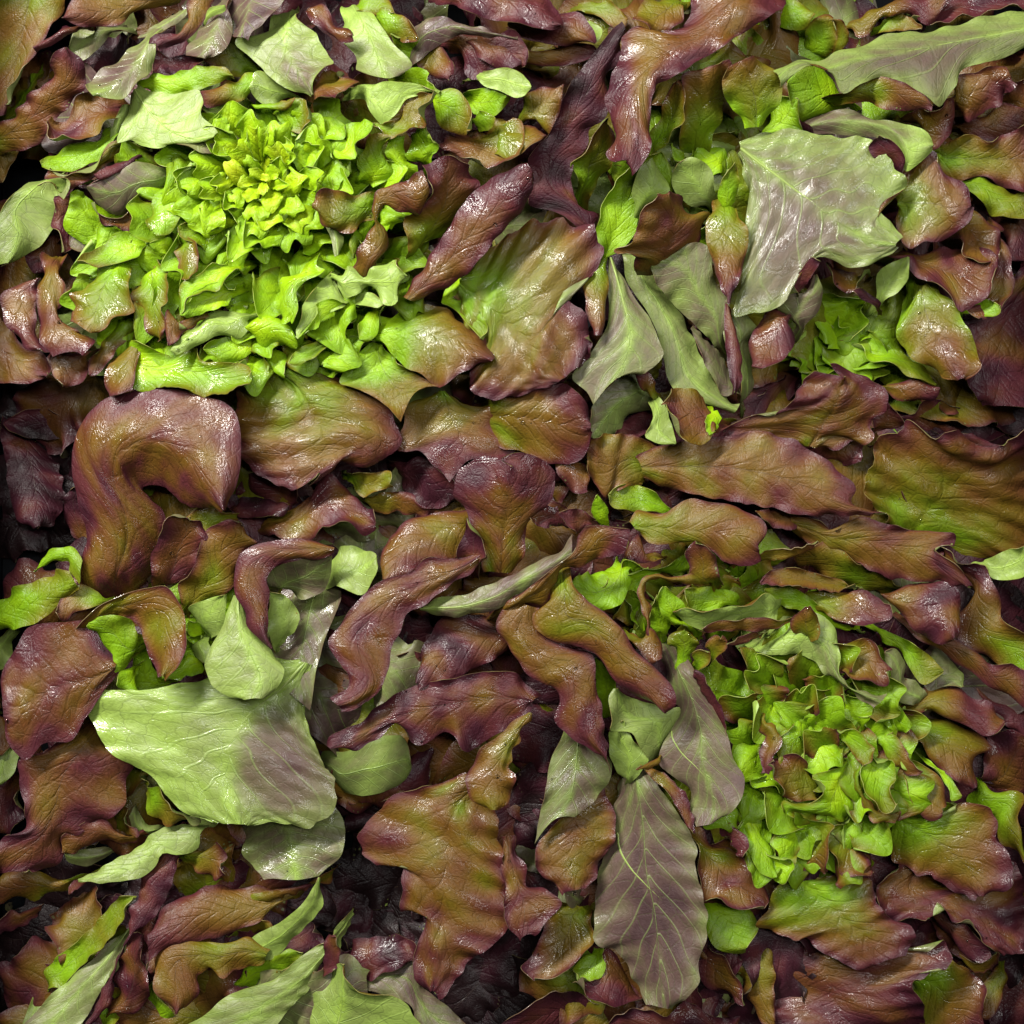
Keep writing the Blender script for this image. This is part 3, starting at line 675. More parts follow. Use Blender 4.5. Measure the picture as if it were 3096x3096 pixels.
A T.6,.75,.1 0 0 1 49|-3111,1195,507 -3011,1084,537 -2921,1000,562 -2789,932,593 -2713,840,617/-3118,1011,534 -2991,934,571 -2865,857,609 -2741,797,644/-3127,785,507 -3011,766,537 -2877,753,570 -2789,777,594 -2717,828,617
A T.2,.4,.25 0 1 1 54|-2425,1453,678 -2482,1361,703 -2563,1309,727 -2564,1202,751 -2563,1120,769/-2337,1416,708 -2392,1283,742 -2416,1168,769 -2455,1045,799/-2232,1397,678 -2227,1273,700 -2201,1158,721 -2296,1124,740 -2371,1050,759 -2424,1036,769
A T.3,.75,.1 1 1 1 43|-2304,1135,588 -2253,1134,597 -2249,1043,613 -2310,993,628 -2369,910,647 -2398,844,660 -2443,803,672 -2481,802,679/-2304,1135,588 -2379,1076,610 -2435,959,640 -2485,860,666 -2481,802,679
A T.15,.45,.3 1 1 1 54|-2065,1438,673 -2014,1412,685 -2002,1337,701 -2002,1172,736 -2019,1041,765 -2033,1000,774/-2065,1438,673 -2118,1412,684 -2202,1361,701 -2203,1271,716 -2178,1164,735 -2135,1091,749 -2091,1009,764 -2033,1000,774
A T.3,.4,.2 1 1 1 35|-1919,1583,712 -1833,1554,743 -1816,1436,784 -1864,1342,823/-1919,1583,712 -1937,1506,743 -1907,1345,806 -1864,1342,823
A T.02,.1,.3 1 0 1 -29|-1583,1408,757 -1665,1324,787 -1829,1238,835 -1893,1131,867/-1583,1408,757 -1729,1451,787 -1811,1376,808 -1902,1333,828 -1922,1252,844 -1893,1131,867
A T.03,.08,.1 1 0 1 -35|-1610,1299,743 -1658,1198,782 -1783,1151,832 -1884,1122,873/-1610,1299,743 -1669,1327,766 -1846,1238,834 -1884,1122,873
A U.06 1 1 1 39|-1555,1138,689 -1544,1064,706 -1582,1014,721 -1704,1027,752 -1794,976,777 -1891,925,805 -1944,908,819 -1973,931,828/-1555,1138,689 -1631,1183,712 -1708,1177,732 -1791,1154,754 -1857,1071,780 -1938,1012,806 -1973,931,828
A T.6,.7,.1 1 0 1 23|-1749,1174,724 -1829,1089,764 -1908,1029,800 -1972,954,834/-1749,1174,724 -1788,1173,731 -1879,1122,751 -1939,1048,769 -1989,1164,794 -1989,986,827 -1972,954,834
A T.4,.6,.1 0 1 1 54|-2242,1007,639 -2337,915,677 -2377,816,707 -2379,734,729 -2326,672,750/-2186,1020,669 -2246,870,720 -2260,747,758 -2278,682,780/-2161,1007,639 -2184,907,677 -2199,807,713 -2214,708,750
A T.06,.2,.3 0 1 2.5 -62|-2151,991,713 -2026,917,736 -1828,945,768 -1802,888,778 -1679,871,798 -1524,836,823 -1492,780,833/-2200,874,679 -2074,832,701 -1908,830,729 -1742,787,758 -1619,769,780 -1504,767,799/-2215,719,713 -2065,741,738 -1941,707,759 -1776,689,787 -1612,669,814 -1506,709,833
A T.08,.12,.1 1 1 1 43|-1498,974,646 -1573,898,681 -1738,889,738 -1796,945,766/-1498,974,646 -1558,1012,672 -1738,988,740 -1796,945,766
A T.02,.05,.1 1 1 1 68|-1585,1070,660 -1517,1131,680 -1433,1161,700 -1350,1150,719 -1292,1100,736 -1265,1026,753 -1247,953,770/-1585,1070,660 -1515,994,689 -1389,958,726 -1305,931,752 -1247,953,770
A T.02,.05,.1 1 1 1 49|-1190,1438,718 -1084,1403,741 -1184,1343,767 -1237,1277,785 -1233,1138,815 -1278,1097,828/-1190,1438,718 -1313,1361,753 -1365,1286,775 -1362,1196,796 -1336,1130,813 -1278,1097,828
A U.02 1 0 1 29|-1063,1382,718 -1029,1308,734 -987,1266,745 -970,1209,757 -1071,1150,781 -1147,1076,803 -1239,994,828/-1063,1382,718 -1124,1323,739 -1184,1248,764 -1227,1100,802 -1239,994,828
A T.02,.08,.1 1 0 1 29|-972,1212,737 -1026,1234,753 -1103,1223,774 -1142,1197,786 -1132,1148,799 -1176,1066,823 -1236,992,848/-972,1212,737 -1072,1151,774 -1147,1075,808 -1236,992,848
A T.15,.2,.15 1 0 1 29|-925,1182,660 -916,1141,668 -1002,1066,691 -1055,983,711 -1148,901,736 -1241,859,757 -1303,857,770/-925,1182,660 -995,1156,676 -1049,1065,698 -1142,998,722 -1243,956,746 -1303,857,770
A U.02 1 0 2 23|-1036,1363,743 -946,1415,765 -848,1364,787 -783,1416,804 -654,1443,831 -638,1394,842 -597,1353,854/-1036,1363,743 -994,1313,754 -977,1240,766 -848,1292,790 -751,1234,808 -671,1200,823 -653,1292,839 -597,1353,854
A U.08 1 0 1 23|-976,1224,704 -850,1279,770 -733,1198,834/-976,1224,704 -783,1179,805 -733,1198,834
A T.05,.1,.1 1 0 1 39|-787,1189,669 -776,1113,702 -789,1028,738 -834,993,764 -887,998,790/-787,1189,669 -848,1160,705 -884,1091,744 -887,998,790
A T.05,.15,.1 1 0 1 29|-1331,860,582 -1264,883,595 -1006,1070,654 -793,1050,693/-1331,860,582 -1123,840,616 -1041,782,632 -958,877,653 -793,1050,693
A T.05,.1,.1 1 0 1 35|-1463,962,615 -1368,957,654 -1325,790,726/-1463,962,615 -1442,893,650 -1387,825,692 -1325,790,726
A T.1,.2,.1 1 0 1 39|-314,1382,621 -249,1280,655 -151,1029,731 -166,996,741/-314,1382,621 -394,1305,645 -409,1205,668 -352,1196,680 -271,1112,706 -166,996,741
A T.25,.5,.2 0 1 1 39|-818,1852,764 -941,1828,802 -1079,1852,846 -1147,1782,875/-816,1776,786 -924,1722,821 -1015,1684,850 -1143,1754,896/-818,1733,764 -910,1647,796 -1003,1611,822 -1093,1699,856 -1150,1739,875
A U.3 0 0 1 19|-1108,1723,736 -1057,1606,762 -1014,1482,789/-996,1659,736 -982,1583,759 -1005,1486,789
A T.2,.3,.1 1 0 1 23|-952,1697,704 -998,1662,719 -933,1627,737 -947,1560,753 -920,1469,776/-952,1697,704 -902,1670,719 -883,1544,753 -920,1469,776
A T.65,.6,.1 0 1 1 47|-888,1493,818 -835,1592,841 -803,1667,857 -800,1758,876 -727,1859,901 -600,1892,927 -505,1938,948/-827,1433,844 -761,1570,873 -782,1683,896 -757,1766,913 -662,1809,933 -551,1797,954 -480,1870,974/-766,1446,818 -701,1560,841 -739,1651,859 -777,1712,872 -745,1753,881 -625,1713,902 -538,1689,918 -479,1762,935 -470,1837,948
A U.0 1 0 1 -19|-898,2480,766 -719,2477,807 -543,2457,848 -423,2410,877/-898,2480,766 -815,2313,796 -759,2246,810 -662,2305,829 -614,2379,844 -542,2399,857 -423,2410,877
A T.35,.45,.15 1 1 1 -29|-841,2279,776 -760,2250,795 -631,2321,828 -614,2387,845 -542,2406,862 -430,2399,887/-841,2279,776 -752,2194,799 -679,2170,813 -583,2193,832 -503,2236,850 -470,2325,869 -430,2399,887
A T.15,.45,.15 1 0 1 35|-464,2437,693 -391,2455,714 -326,2450,731 -253,2362,761 -221,2277,785 -236,2208,803/-464,2437,693 -471,2351,716 -413,2263,745 -357,2218,765 -292,2189,785 -236,2208,803
A T.2,.3,.1 1 1 1 29|-233,2306,640 -200,2337,678 -102,2301,751/-233,2306,640 -216,2260,663 -167,2237,689 -111,2253,721 -102,2301,751
A T.1,.15,.1 1 0 1 29|-266,2462,601 -152,2493,664 -31,2426,731/-266,2462,601 -217,2355,641 -87,2334,688 -31,2426,731
A T.1,.15,.1 1 0 1 29|-718,2570,621 -553,2601,681 -446,2473,736 -413,2445,751/-718,2570,621 -593,2490,677 -413,2445,751
A T.4,.7,.15 1 1 1 49|-112,2247,621 35,2307,638 35,2075,661 -71,2032,673 -151,1998,683 -215,2036,691 -311,2082,702 -399,2112,712/-112,2247,621 -233,2215,651 -328,2225,675 -392,2197,692 -399,2112,712
A T.08,.12,.1 1 1 1 58|-504,2045,689 -567,2056,711 -590,2114,735 -604,2187,763 -506,2225,799/-504,2045,689 -430,2100,728 -421,2136,744 -468,2177,771 -506,2225,799
A T.08,.3,.15 1 0 1 27|-870,1958,720 -904,2009,741 -841,2081,774 -799,2131,796 -702,2162,830/-870,1958,720 -805,1922,737 -723,1934,756 -667,1962,772 -705,2029,791 -743,2103,812 -702,2162,830
A T.05,.1,.1 1 0 1 39|-618,1961,669 -673,1996,691 -724,2151,745 -618,2183,780/-618,1961,669 -576,2004,694 -622,2068,729 -618,2183,780
A T.03,.08,.1 1 0 1 35|-1186,2188,693 -1165,2298,733 -1065,2306,765 -965,2232,803/-1186,2188,693 -1135,2151,715 -1043,2143,748 -984,2161,772 -965,2232,803
A T.03,.08,.1 1 0 1 -35|-1083,2152,743 -992,2160,776 -890,2271,835 -792,2230,873/-1083,2152,743 -991,2023,782 -910,2034,804 -900,2101,823 -826,2142,846 -792,2230,873
A T.03,.1,.1 1 0 1 35|-1162,1980,693 -1215,1983,714 -1264,2076,760 -1179,2145,803/-1162,1980,693 -1171,2056,743 -1179,2145,803
A T.2,.4,.1 1 0 1 35|-1399,2344,712 -1256,2402,763 -1164,2345,796 -1160,2259,823/-1399,2344,712 -1373,2308,727 -1312,2236,758 -1229,2200,789 -1160,2259,823
A T.15,.4,.1 1 0 1 23|-1532,2391,685 -1411,2384,739 -1249,2395,815/-1532,2391,685 -1514,2364,697 -1445,2349,724 -1293,2340,783 -1249,2395,815
A T.4,.7,.1 1 1 1 43|50,2326,627 49,2406,658 304,2487,757/50,2326,627 154,2287,654 202,2209,676 242,2276,697 289,2387,729 304,2487,757
A T.4,.6,.1 1 1 1 43|-80,2130,636 -79,2290,671 49,2283,698 129,2279,715 201,2193,737/-80,2130,636 -31,2060,659 49,2079,682 129,2128,709 201,2193,737
A U.2 0 0 1 43;0,0,.93,0|-2938,1914,510 -3005,1829,530 -3048,1744,547 -3091,1659,564 -3094,1449,601/-2849,1926,534 -2952,1789,566 -2928,1654,590 -2973,1470,625/-2741,1972,510 -2709,1879,523 -2723,1728,543 -2807,1610,563 -2914,1517,583 -3030,1453,601
A T.12,.2,.1 1 0 1 29|-2305,2256,582 -2357,2171,600 -2424,2077,621 -2531,2015,645 -2622,1978,663 -2698,1991,679 -2758,2028,693/-2305,2256,582 -2335,2302,593 -2411,2249,611 -2472,2213,624 -2609,2174,652 -2699,2105,674 -2758,2028,693
A T.5,.7,.1 1 0 1 23|-2163,2155,598 -2302,2140,626 -2400,2045,653 -2505,1959,680 -2646,1838,718/-2163,2155,598 -2335,2170,622 -2419,2072,640 -2512,2012,655 -2620,1973,672 -2712,1994,685 -2595,1938,702 -2646,1838,718
A U.1 1 0 1 23|-2547,2000,530 -2670,1882,584 -2718,1941,612 -2798,1919,640/-2547,2000,530 -2620,1977,560 -2722,1984,602 -2798,1919,640
A U.4,.75 1 0 1 43;0,0,.93,0|-2027,2003,627 -2064,1910,643 -2156,1842,662 -2232,1782,678 -2308,1735,694 -2385,1768,708 -2444,1829,723 -2481,1898,737/-2027,2003,627 -2126,2038,651 -2203,2042,668 -2308,1979,695 -2383,1943,713 -2481,1898,737
A T.95,.95,.0 1 0 1 23|-2165,2117,656 -2228,2019,696 -2307,1971,731 -2400,1931,770 -2427,1959,786/-2165,2117,656 -2237,2077,690 -2343,2016,742 -2427,1959,786
A T.7,.8,.1 1 1 1 43|-2150,1622,588 -2187,1611,602 -2259,1654,634 -2362,1679,674 -2418,1729,704 -2449,1810,737/-2150,1622,588 -2166,1729,621 -2208,1797,645 -2312,1733,681 -2415,1743,714 -2449,1810,737
A T.8,.88,.1 1 0 1 49|-2598,1879,524 -2526,1776,548 -2532,1742,555 -2608,1706,573 -2601,1588,597 -2661,1528,615/-2598,1879,524 -2698,1874,546 -2706,1739,573 -2685,1654,590 -2661,1528,615
A U.6 1 0 1 35|-2250,1658,479 -2386,1642,523 -2444,1580,548 -2533,1534,580 -2614,1569,609/-2250,1658,479 -2327,1663,499 -2449,1706,532 -2493,1759,549 -2598,1697,580 -2614,1569,609
A T.8,.85,.1 1 0 1 29|-2751,1745,369 -2723,1563,409 -2758,1477,430 -2872,1431,460/-2751,1745,369 -2849,1639,402 -2924,1577,426 -2872,1431,460
A U.15 1 0 1 29|-2185,2111,543 -2306,2119,580 -2356,2185,607 -2282,2394,673/-2185,2111,543 -2167,2134,551 -2287,2198,588 -2333,2179,601 -2314,2216,612 -2265,2329,645 -2237,2382,660 -2282,2394,673
A T.05,.2,.15 1 1 1 43|-1946,2003,627 -1928,1816,672 -1938,1697,702 -2041,1602,739 -2101,1623,757/-1946,2003,627 -2028,1939,658 -2098,1809,702 -2116,1733,725 -2101,1623,757
A T.05,.2,.2 1 1 1 39|-1691,1578,650 -1757,1517,682 -1831,1551,713 -1912,1577,745 -1928,1666,780/-1691,1578,650 -1693,1669,683 -1789,1717,725 -1863,1704,752 -1928,1666,780
A T.05,.3,.2 1 0 1 35|-2162,1581,634 -2182,1497,654 -2318,1451,689 -2430,1430,718 -2534,1450,745/-2162,1581,634 -2245,1625,658 -2343,1605,684 -2431,1511,715 -2534,1450,745
A T.04,.15,.1 1 0 1 35|-1999,1531,644 -2072,1512,710 -2107,1558,764/-1999,1531,644 -1997,1596,687 -2107,1558,764
A U.1 1 0 1 23|-1486,2294,627 -1523,2265,643 -1636,2279,685 -1741,2308,727 -1806,2348,757/-1486,2294,627 -1577,2333,660 -1634,2420,696 -1806,2348,757
A U.1 1 1 1 29|-1274,2452,640 -1357,2410,675 -1462,2390,718 -1527,2466,760/-1274,2452,640 -1342,2492,668 -1410,2540,698 -1477,2572,724 -1527,2466,760
C T.74,.72,.06 0 1 0.15 78;;;.75;big_brown_leaf_folded_into_a_hook|-2594,-378,479 -2537,-139,514 -2576,50,541 -2607,302,578 -2558,489,605 -2392,659,639 -2101,718,680 -1813,684,721 -1622,604,750 -1560,356,787 -1573,171,814 -1651,3,842/-2439,-390,581 -2345,-106,639 -2380,112,684 -2416,297,722 -2315,419,753 -2072,493,802 -1816,414,855 -1701,230,898 -1640,12,944/-2294,-423,534 -2195,-107,614 -2243,112,672 -2264,266,712 -2147,342,745 -1951,295,794 -1802,140,847 -1656,6,896/-2245,-459,452 -2071,-202,540 -2073,3,602 -2175,150,658 -2108,159,678 -2028,124,702 -1917,40,743 -1802,18,777 -1671,0,815
C T.75,.82,.1 1 1 1 58|-2090,-420,650 -2002,-436,665 -1935,-411,678 -1875,-346,693 -1840,-273,708 -1779,-137,735 -1801,-105,742 -1877,-41,760/-2090,-420,650 -2090,-331,668 -2075,-193,697 -2038,-89,720 -1977,-13,740 -1877,-41,760
C T.5,.65,.1 1 0 1 49|-1940,-586,582 -1960,-487,602 -1974,-438,613 -1888,-356,636 -1842,-243,660 -1789,-121,686 -1713,-73,704 -1638,-45,720 -1580,-57,731/-1940,-586,582 -1838,-552,601 -1712,-486,627 -1636,-429,644 -1625,-331,662 -1581,-234,682 -1489,-185,701 -1551,-129,717 -1580,-57,731
C T.4,.5,.2 1 1 1 39|-1693,-34,553 -1738,-74,576 -1804,-123,608 -1914,-33,663/-1693,-34,553 -1767,23,592 -1864,15,634 -1914,-33,663
C T.72,.85,.12 0 1 0.3 54|-1036,-201,736 -1107,-177,742 -1320,-164,758 -1501,-196,773 -1579,-247,780 -1609,-366,789 -1600,-484,798 -1543,-571,806 -1534,-658,813 -1461,-728,820 -1389,-791,828/-1033,-216,766 -1166,-216,778 -1323,-223,793 -1448,-262,805 -1510,-318,812 -1516,-412,821 -1499,-506,830 -1458,-601,839 -1441,-679,846 -1380,-784,857/-1040,-233,736 -1146,-280,749 -1241,-276,759 -1342,-295,770 -1405,-351,779 -1427,-398,785 -1402,-461,792 -1416,-571,804 -1410,-681,816 -1381,-783,828
C U.5 1 0 1 23|-1424,-438,607 -1438,-381,621 -1362,-308,645 -1237,-282,675 -1051,-257,718/-1424,-438,607 -1299,-469,634 -1183,-484,658 -1116,-467,672 -1082,-402,687 -1051,-257,718
C U.2 0 0 1 54;0,0,.93,0|-1626,-490,698 -1705,-703,743 -1785,-882,783 -1749,-967,802 -1649,-1063,829 -1559,-1085,847/-1597,-496,728 -1572,-684,774 -1501,-839,815 -1449,-955,846 -1483,-1069,877/-1562,-562,698 -1500,-696,732 -1390,-812,770 -1329,-912,798 -1358,-1020,825 -1425,-1073,847
C U.12 1 0 1 35|-1404,-808,634 -1430,-692,672 -1410,-464,745/-1404,-808,634 -1344,-750,653 -1277,-676,675 -1250,-611,691 -1280,-546,707 -1349,-480,730 -1410,-464,745
C U.03,.06 0 1 1 50;0,0,.93,0;.55,.5,.42,.8;.8;broad_glossy_pale_green_leaf_with_purple_stain,_underside_up|-1273,-891,603 -1459,-874,615 -1707,-966,632 -1922,-1002,646 -2107,-1041,658 -2291,-1046,670 -2428,-1054,679 -2488,-1146,686 -2455,-1269,694 -2375,-1377,702 -2217,-1483,714 -2091,-1550,724 -2027,-1650,731 -1901,-1756,742 -1745,-1807,752/-1222,-888,630 -1359,-1041,658 -1570,-1223,696 -1657,-1435,727 -1652,-1646,756 -1586,-1810,780/-1179,-906,603 -1217,-1076,621 -1205,-1261,641 -1124,-1445,662 -1038,-1598,680 -1031,-1689,690 -1073,-1780,701 -1195,-1845,716 -1317,-1821,729 -1438,-1809,742 -1529,-1819,752
C U.6,.6 0 1 1 43;0,0,.93,0|-1419,-554,471 -1452,-831,564 -1361,-1043,640/-1193,-527,495 -1244,-830,583 -1264,-1102,663/-1021,-522,471 -1095,-709,521 -1151,-925,577 -1190,-1168,640
C U.45 0 1 1 43|-1626,-1890,471 -1621,-1979,500 -1565,-2111,547 -1465,-2166,582/-1352,-1790,495 -1312,-1999,554 -1273,-2176,605/-1063,-1604,471 -1060,-1727,493 -983,-1910,527 -997,-2001,544 -1150,-2150,582
C U.3 1 0 1 29|-1180,-1529,349 -853,-1376,403 -658,-1339,432 -609,-1510,460/-1180,-1529,349 -1048,-1716,382 -917,-1713,401 -787,-1709,419 -642,-1625,443 -609,-1510,460
C T.74,.76,.1 0 1 0.4 74;;;.8|-2331,-894,668 -2408,-772,680 -2485,-635,693 -2610,-654,705 -2742,-645,716 -2828,-692,725 -2880,-791,735 -2948,-902,746 -2968,-1044,759/-2317,-910,708 -2467,-975,730 -2620,-1005,750 -2772,-1082,773 -2916,-1159,795 -2946,-1142,799/-2327,-926,668 -2408,-1037,680 -2500,-1204,697 -2576,-1330,711 -2747,-1355,727 -2839,-1439,739 -2893,-1380,746 -2936,-1243,759
C T.58,.5,.2 0 1 0.3 54|-2516,-642,698 -2398,-545,719 -2265,-484,739 -2099,-439,762 -1984,-430,778 -1917,-516,794 -1869,-665,816 -1869,-798,836 -1920,-899,853 -1996,-950,866/-2443,-656,728 -2340,-567,754 -2215,-541,779 -2090,-540,803 -2006,-594,823 -1984,-718,849 -1971,-834,873 -1997,-937,896/-2436,-731,698 -2381,-649,722 -2278,-607,749 -2193,-629,770 -2139,-707,795 -2100,-815,825 -2054,-907,852 -2012,-945,866
C T.3,.1,.05 1 0 1 19|-2171,-783,650 -2220,-846,664 -2264,-909,678 -2318,-916,687 -2384,-810,709 -2436,-736,725 -2471,-647,741/-2171,-783,650 -2216,-644,680 -2276,-602,696 -2382,-609,719 -2471,-647,741
C T.02,.05,.1 1 1 1 39|-1828,-717,572 -1876,-733,616 -1906,-719,644 -1890,-634,702/-1828,-717,572 -1834,-664,624 -1890,-634,702
C U.08 1 0 1 29|-1782,-739,601 -1833,-664,627 -1886,-630,646 -1914,-581,662 -1794,-514,698 -1676,-480,731/-1782,-739,601 -1729,-721,624 -1679,-612,674 -1676,-480,731
C T.02,.08,.1 1 1 1 35|-1835,-875,615 -1823,-921,636 -1917,-964,686 -2040,-970,745/-1835,-875,615 -1893,-831,647 -1934,-892,682 -2040,-970,745
C U.12 1 0 1 29|-1818,-740,582 -1756,-815,648 -1799,-881,712/-1818,-740,582 -1896,-776,634 -1873,-837,669 -1799,-881,712
C T.05,.1,.1 1 0 1 39|-2215,-910,553 -2246,-959,590 -2232,-1004,617 -2207,-1057,649 -2276,-1040,694 -2309,-1008,722/-2215,-910,553 -2272,-923,617 -2306,-958,671 -2309,-1008,722
C T.1,.12,.1 1 0 1 19|-1988,-1008,359 -2243,-1090,439 -2259,-836,508/-1988,-1008,359 -2111,-1003,405 -2155,-951,429 -2200,-806,482 -2259,-836,508
C T.15,.3,.15 0 0 1 39|-3080,-537,454 -2959,-464,495 -2804,-393,546 -2687,-354,582 -2616,-349,603/-3089,-626,475 -2953,-566,515 -2800,-514,559 -2666,-455,599 -2585,-405,625/-3080,-710,454 -2990,-700,476 -2811,-647,523 -2675,-538,567 -2559,-455,603
C T.15,.2,.1 0 0 1 23|-2855,-358,501 -2793,-271,530 -2703,-221,556 -2597,-208,584 -2540,-292,612/-2851,-353,501 -2787,-328,521 -2697,-295,548 -2626,-302,568 -2604,-358,587 -2548,-422,612
C T.3,.75,.1 1 0 1 39|-2413,-533,514 -2465,-491,532 -2525,-441,552 -2593,-432,571 -2652,-472,590 -2686,-543,612 -2698,-591,625/-2413,-533,514 -2495,-572,544 -2584,-586,574 -2648,-641,602 -2698,-591,625
C T.85,.9,.1 1 0 1 23|-2520,-586,452 -2563,-648,505 -2609,-670,544 -2654,-643,582/-2520,-586,452 -2599,-598,521 -2654,-643,582
C T.95,1,.1 0 0 1 39|-3162,526,163 -3119,371,214 -3057,116,299 -2996,-51,356 -2894,-92,390/-3019,457,184 -2953,285,256 -2892,74,345 -2854,-84,411/-2898,415,163 -2801,244,232 -2761,116,280 -2772,-10,329 -2819,-84,365 -2878,-92,390
C T.95,1,.1 1 0 1 29|-2654,498,213 -2814,462,244 -2973,469,274 -3114,543,305/-2654,498,213 -2733,581,233 -2972,629,276 -3114,543,305
C T.9,1,.1 1 0 1 29|-2643,-205,194 -2689,-170,209 -2749,-77,237 -2763,74,275 -2670,158,305/-2643,-205,194 -2606,-179,206 -2609,-10,253 -2670,158,305
C T.7,.82,.1 0 0 1 68|-2754,-1420,574 -2874,-1443,581 -2900,-1572,588 -2865,-1724,596 -2859,-1860,604 -2978,-1899,611 -3033,-1963,616 -3053,-2147,626/-2541,-1398,611 -2658,-1581,625 -2695,-1741,635 -2749,-1876,644 -2850,-2003,654 -2944,-2114,663/-2389,-1452,574 -2232,-1500,581 -2308,-1596,587 -2319,-1709,592 -2398,-1813,598 -2542,-1868,605 -2658,-1932,611 -2669,-2044,616 -2732,-2116,620 -2859,-2122,626
C T.7,.7,.1 1 0 1 43|-2256,-1958,452 -2333,-1987,473 -2441,-1972,500 -2533,-2000,524 -2577,-2037,539 -2668,-2032,563/-2256,-1958,452 -2366,-1912,474 -2420,-1860,488 -2490,-1833,502 -2598,-1885,526 -2674,-1930,543 -2668,-2032,563
C T.4,.6,.1 1 0 1 29|-2449,-1864,349 -2338,-1789,391 -2295,-1889,430 -2246,-1956,460/-2449,-1864,349 -2387,-1929,394 -2246,-1956,460
C U.2 1 0 1 39|-1869,-1867,495 -2042,-1877,523 -2152,-1930,543 -2229,-1992,560 -2384,-2082,590 -2538,-2157,619 -2569,-2171,625/-1869,-1867,495 -1865,-1986,512 -1992,-2039,531 -2071,-2028,543 -2109,-2091,554 -2187,-2161,569 -2304,-2181,586 -2429,-2184,604 -2569,-2171,625
C T.7,.75,.1 1 0 1 23|-2548,-2217,471 -2594,-2250,537 -2630,-2267,582/-2548,-2217,471 -2608,-2197,518 -2638,-2229,554 -2630,-2267,582
C T.35,.75,.0 1 0 1 39|-2156,-1654,495 -2112,-1635,508 -2030,-1711,540 -1941,-1785,574 -1837,-1820,605/-2156,-1654,495 -2168,-1724,512 -2137,-1825,537 -2068,-1859,554 -1957,-1841,579 -1837,-1820,605
C T.6,.8,-.2 1 0 1 43|-2658,-2218,433 -2736,-2198,447 -2829,-2153,466 -2961,-2151,490 -3061,-2191,510 -3105,-2253,524/-2658,-2218,433 -2695,-2281,445 -2828,-2316,468 -3061,-2339,508 -3105,-2253,524
C T.3,.85,.1 1 0 1 29|-2015,-2071,427 -1885,-2031,457 -1738,-1987,490 -1715,-2037,504 -1732,-2114,523 -1713,-2168,537/-2015,-2071,427 -1907,-2128,467 -1809,-2192,506 -1713,-2168,537
C T.85,.9,.1 1 0 1 29|-2976,-2500,213 -3023,-2550,249 -3101,-2580,292 -3166,-2562,324/-2976,-2500,213 -3064,-2439,254 -3134,-2503,295 -3166,-2562,324
C T.95,1,.1 1 0 1 23|-2551,-2435,219 -2624,-2496,262 -2713,-2510,302 -2755,-2452,330/-2551,-2435,219 -2669,-2424,280 -2755,-2452,330
C U.15 1 0 1 23|-3057,-1410,374 -2989,-1455,404 -2988,-1525,433 -3005,-1578,457 -3087,-1644,504/-3057,-1410,374 -3119,-1445,411 -3087,-1644,504
C T.6,.65,.1 1 0 1 29|-3172,-1220,330 -3086,-1258,362 -3024,-1406,424 -3078,-1467,460/-3172,-1220,330 -3135,-1454,437 -3078,-1467,460
C U.2 1 0 1 29|-3098,-776,252 -3072,-872,304 -3090,-951,351 -3137,-964,382/-3098,-776,252 -3169,-764,289 -3137,-964,382
C T.8,.9,.1 1 0 1 35|-2999,-1573,246 -2961,-1847,310 -3067,-1948,346 -3113,-1954,357/-2999,-1573,246 -3076,-1603,267 -3137,-1658,287 -3113,-1954,357
C U.3 1 0 1 29|-2124,-1922,310 -2199,-1973,347 -2275,-1949,377 -2305,-1824,421/-2124,-1922,310 -2217,-1898,344 -2261,-1852,366 -2271,-1763,395 -2305,-1824,421
C U.4 1 0 1 29|-2409,-2056,310 -2485,-2108,340 -2607,-2140,380 -2682,-2117,405 -2702,-2064,421/-2409,-2056,310 -2576,-2042,372 -2702,-2064,421
C U.15 1 0 1 35;0,0,.93,0|-1101,-411,499 -1050,-229,554 -915,-220,593 -799,-252,629/-1101,-411,499 -970,-458,535 -886,-490,558 -827,-423,581 -793,-333,607 -799,-252,629
C T.85,.95,.1 1 0 1 39|-1175,-510,340 -1155,-434,364 -1034,-448,403 -897,-504,450/-1175,-510,340 -1053,-565,386 -949,-563,422 -897,-504,450
C T.65,.85,.1 1 1 1 62|-1503,-83,471 -1469,-36,482 -1342,7,505 -1258,56,521 -1198,138,539 -1168,203,552 -1097,227,565 -1006,169,583 -931,104,601 -839,-9,627 -798,-74,640/-1503,-83,471 -1350,-157,510 -1215,-156,540 -1105,-91,569 -963,-90,602 -798,-74,640
C T.9,.9,.1 1 1 1 43|-1695,24,413 -1607,81,443 -1486,81,478 -1331,40,524/-1695,24,413 -1659,-26,429 -1573,-34,452 -1452,-34,483 -1358,-9,509 -1331,40,524
C T.8,.95,.1 1 0 1 35|-1338,32,363 -1560,81,429 -1585,237,473/-1338,32,363 -1318,132,390 -1507,238,451 -1585,237,473
E U.35 0 0 1 39;0,0,.93,0|-2307,-2496,415 -2499,-2678,470 -2689,-2827,520 -2875,-3036,579 -2948,-3124,603/-2306,-2506,436 -2428,-2681,487 -2562,-2830,536 -2693,-2992,587 -2779,-3117,625/-2315,-2529,415 -2369,-2680,463 -2410,-2777,495 -2465,-2880,531 -2548,-3035,586 -2575,-3084,603
E T.85,.9,.1 0 0 1 29|-2117,-2083,517 -2220,-2177,534 -2217,-2272,546 -2270,-2374,560 -2275,-2492,574 -2327,-2618,591 -2364,-2727,605 -2425,-2804,618 -2462,-2913,632 -2530,-3016,647/-2003,-2116,517 -2033,-2211,530 -2070,-2329,545 -2148,-2423,560 -2257,-2516,578 -2303,-2602,590 -2339,-2727,606 -2344,-2828,619 -2389,-2921,632 -2466,-3016,647
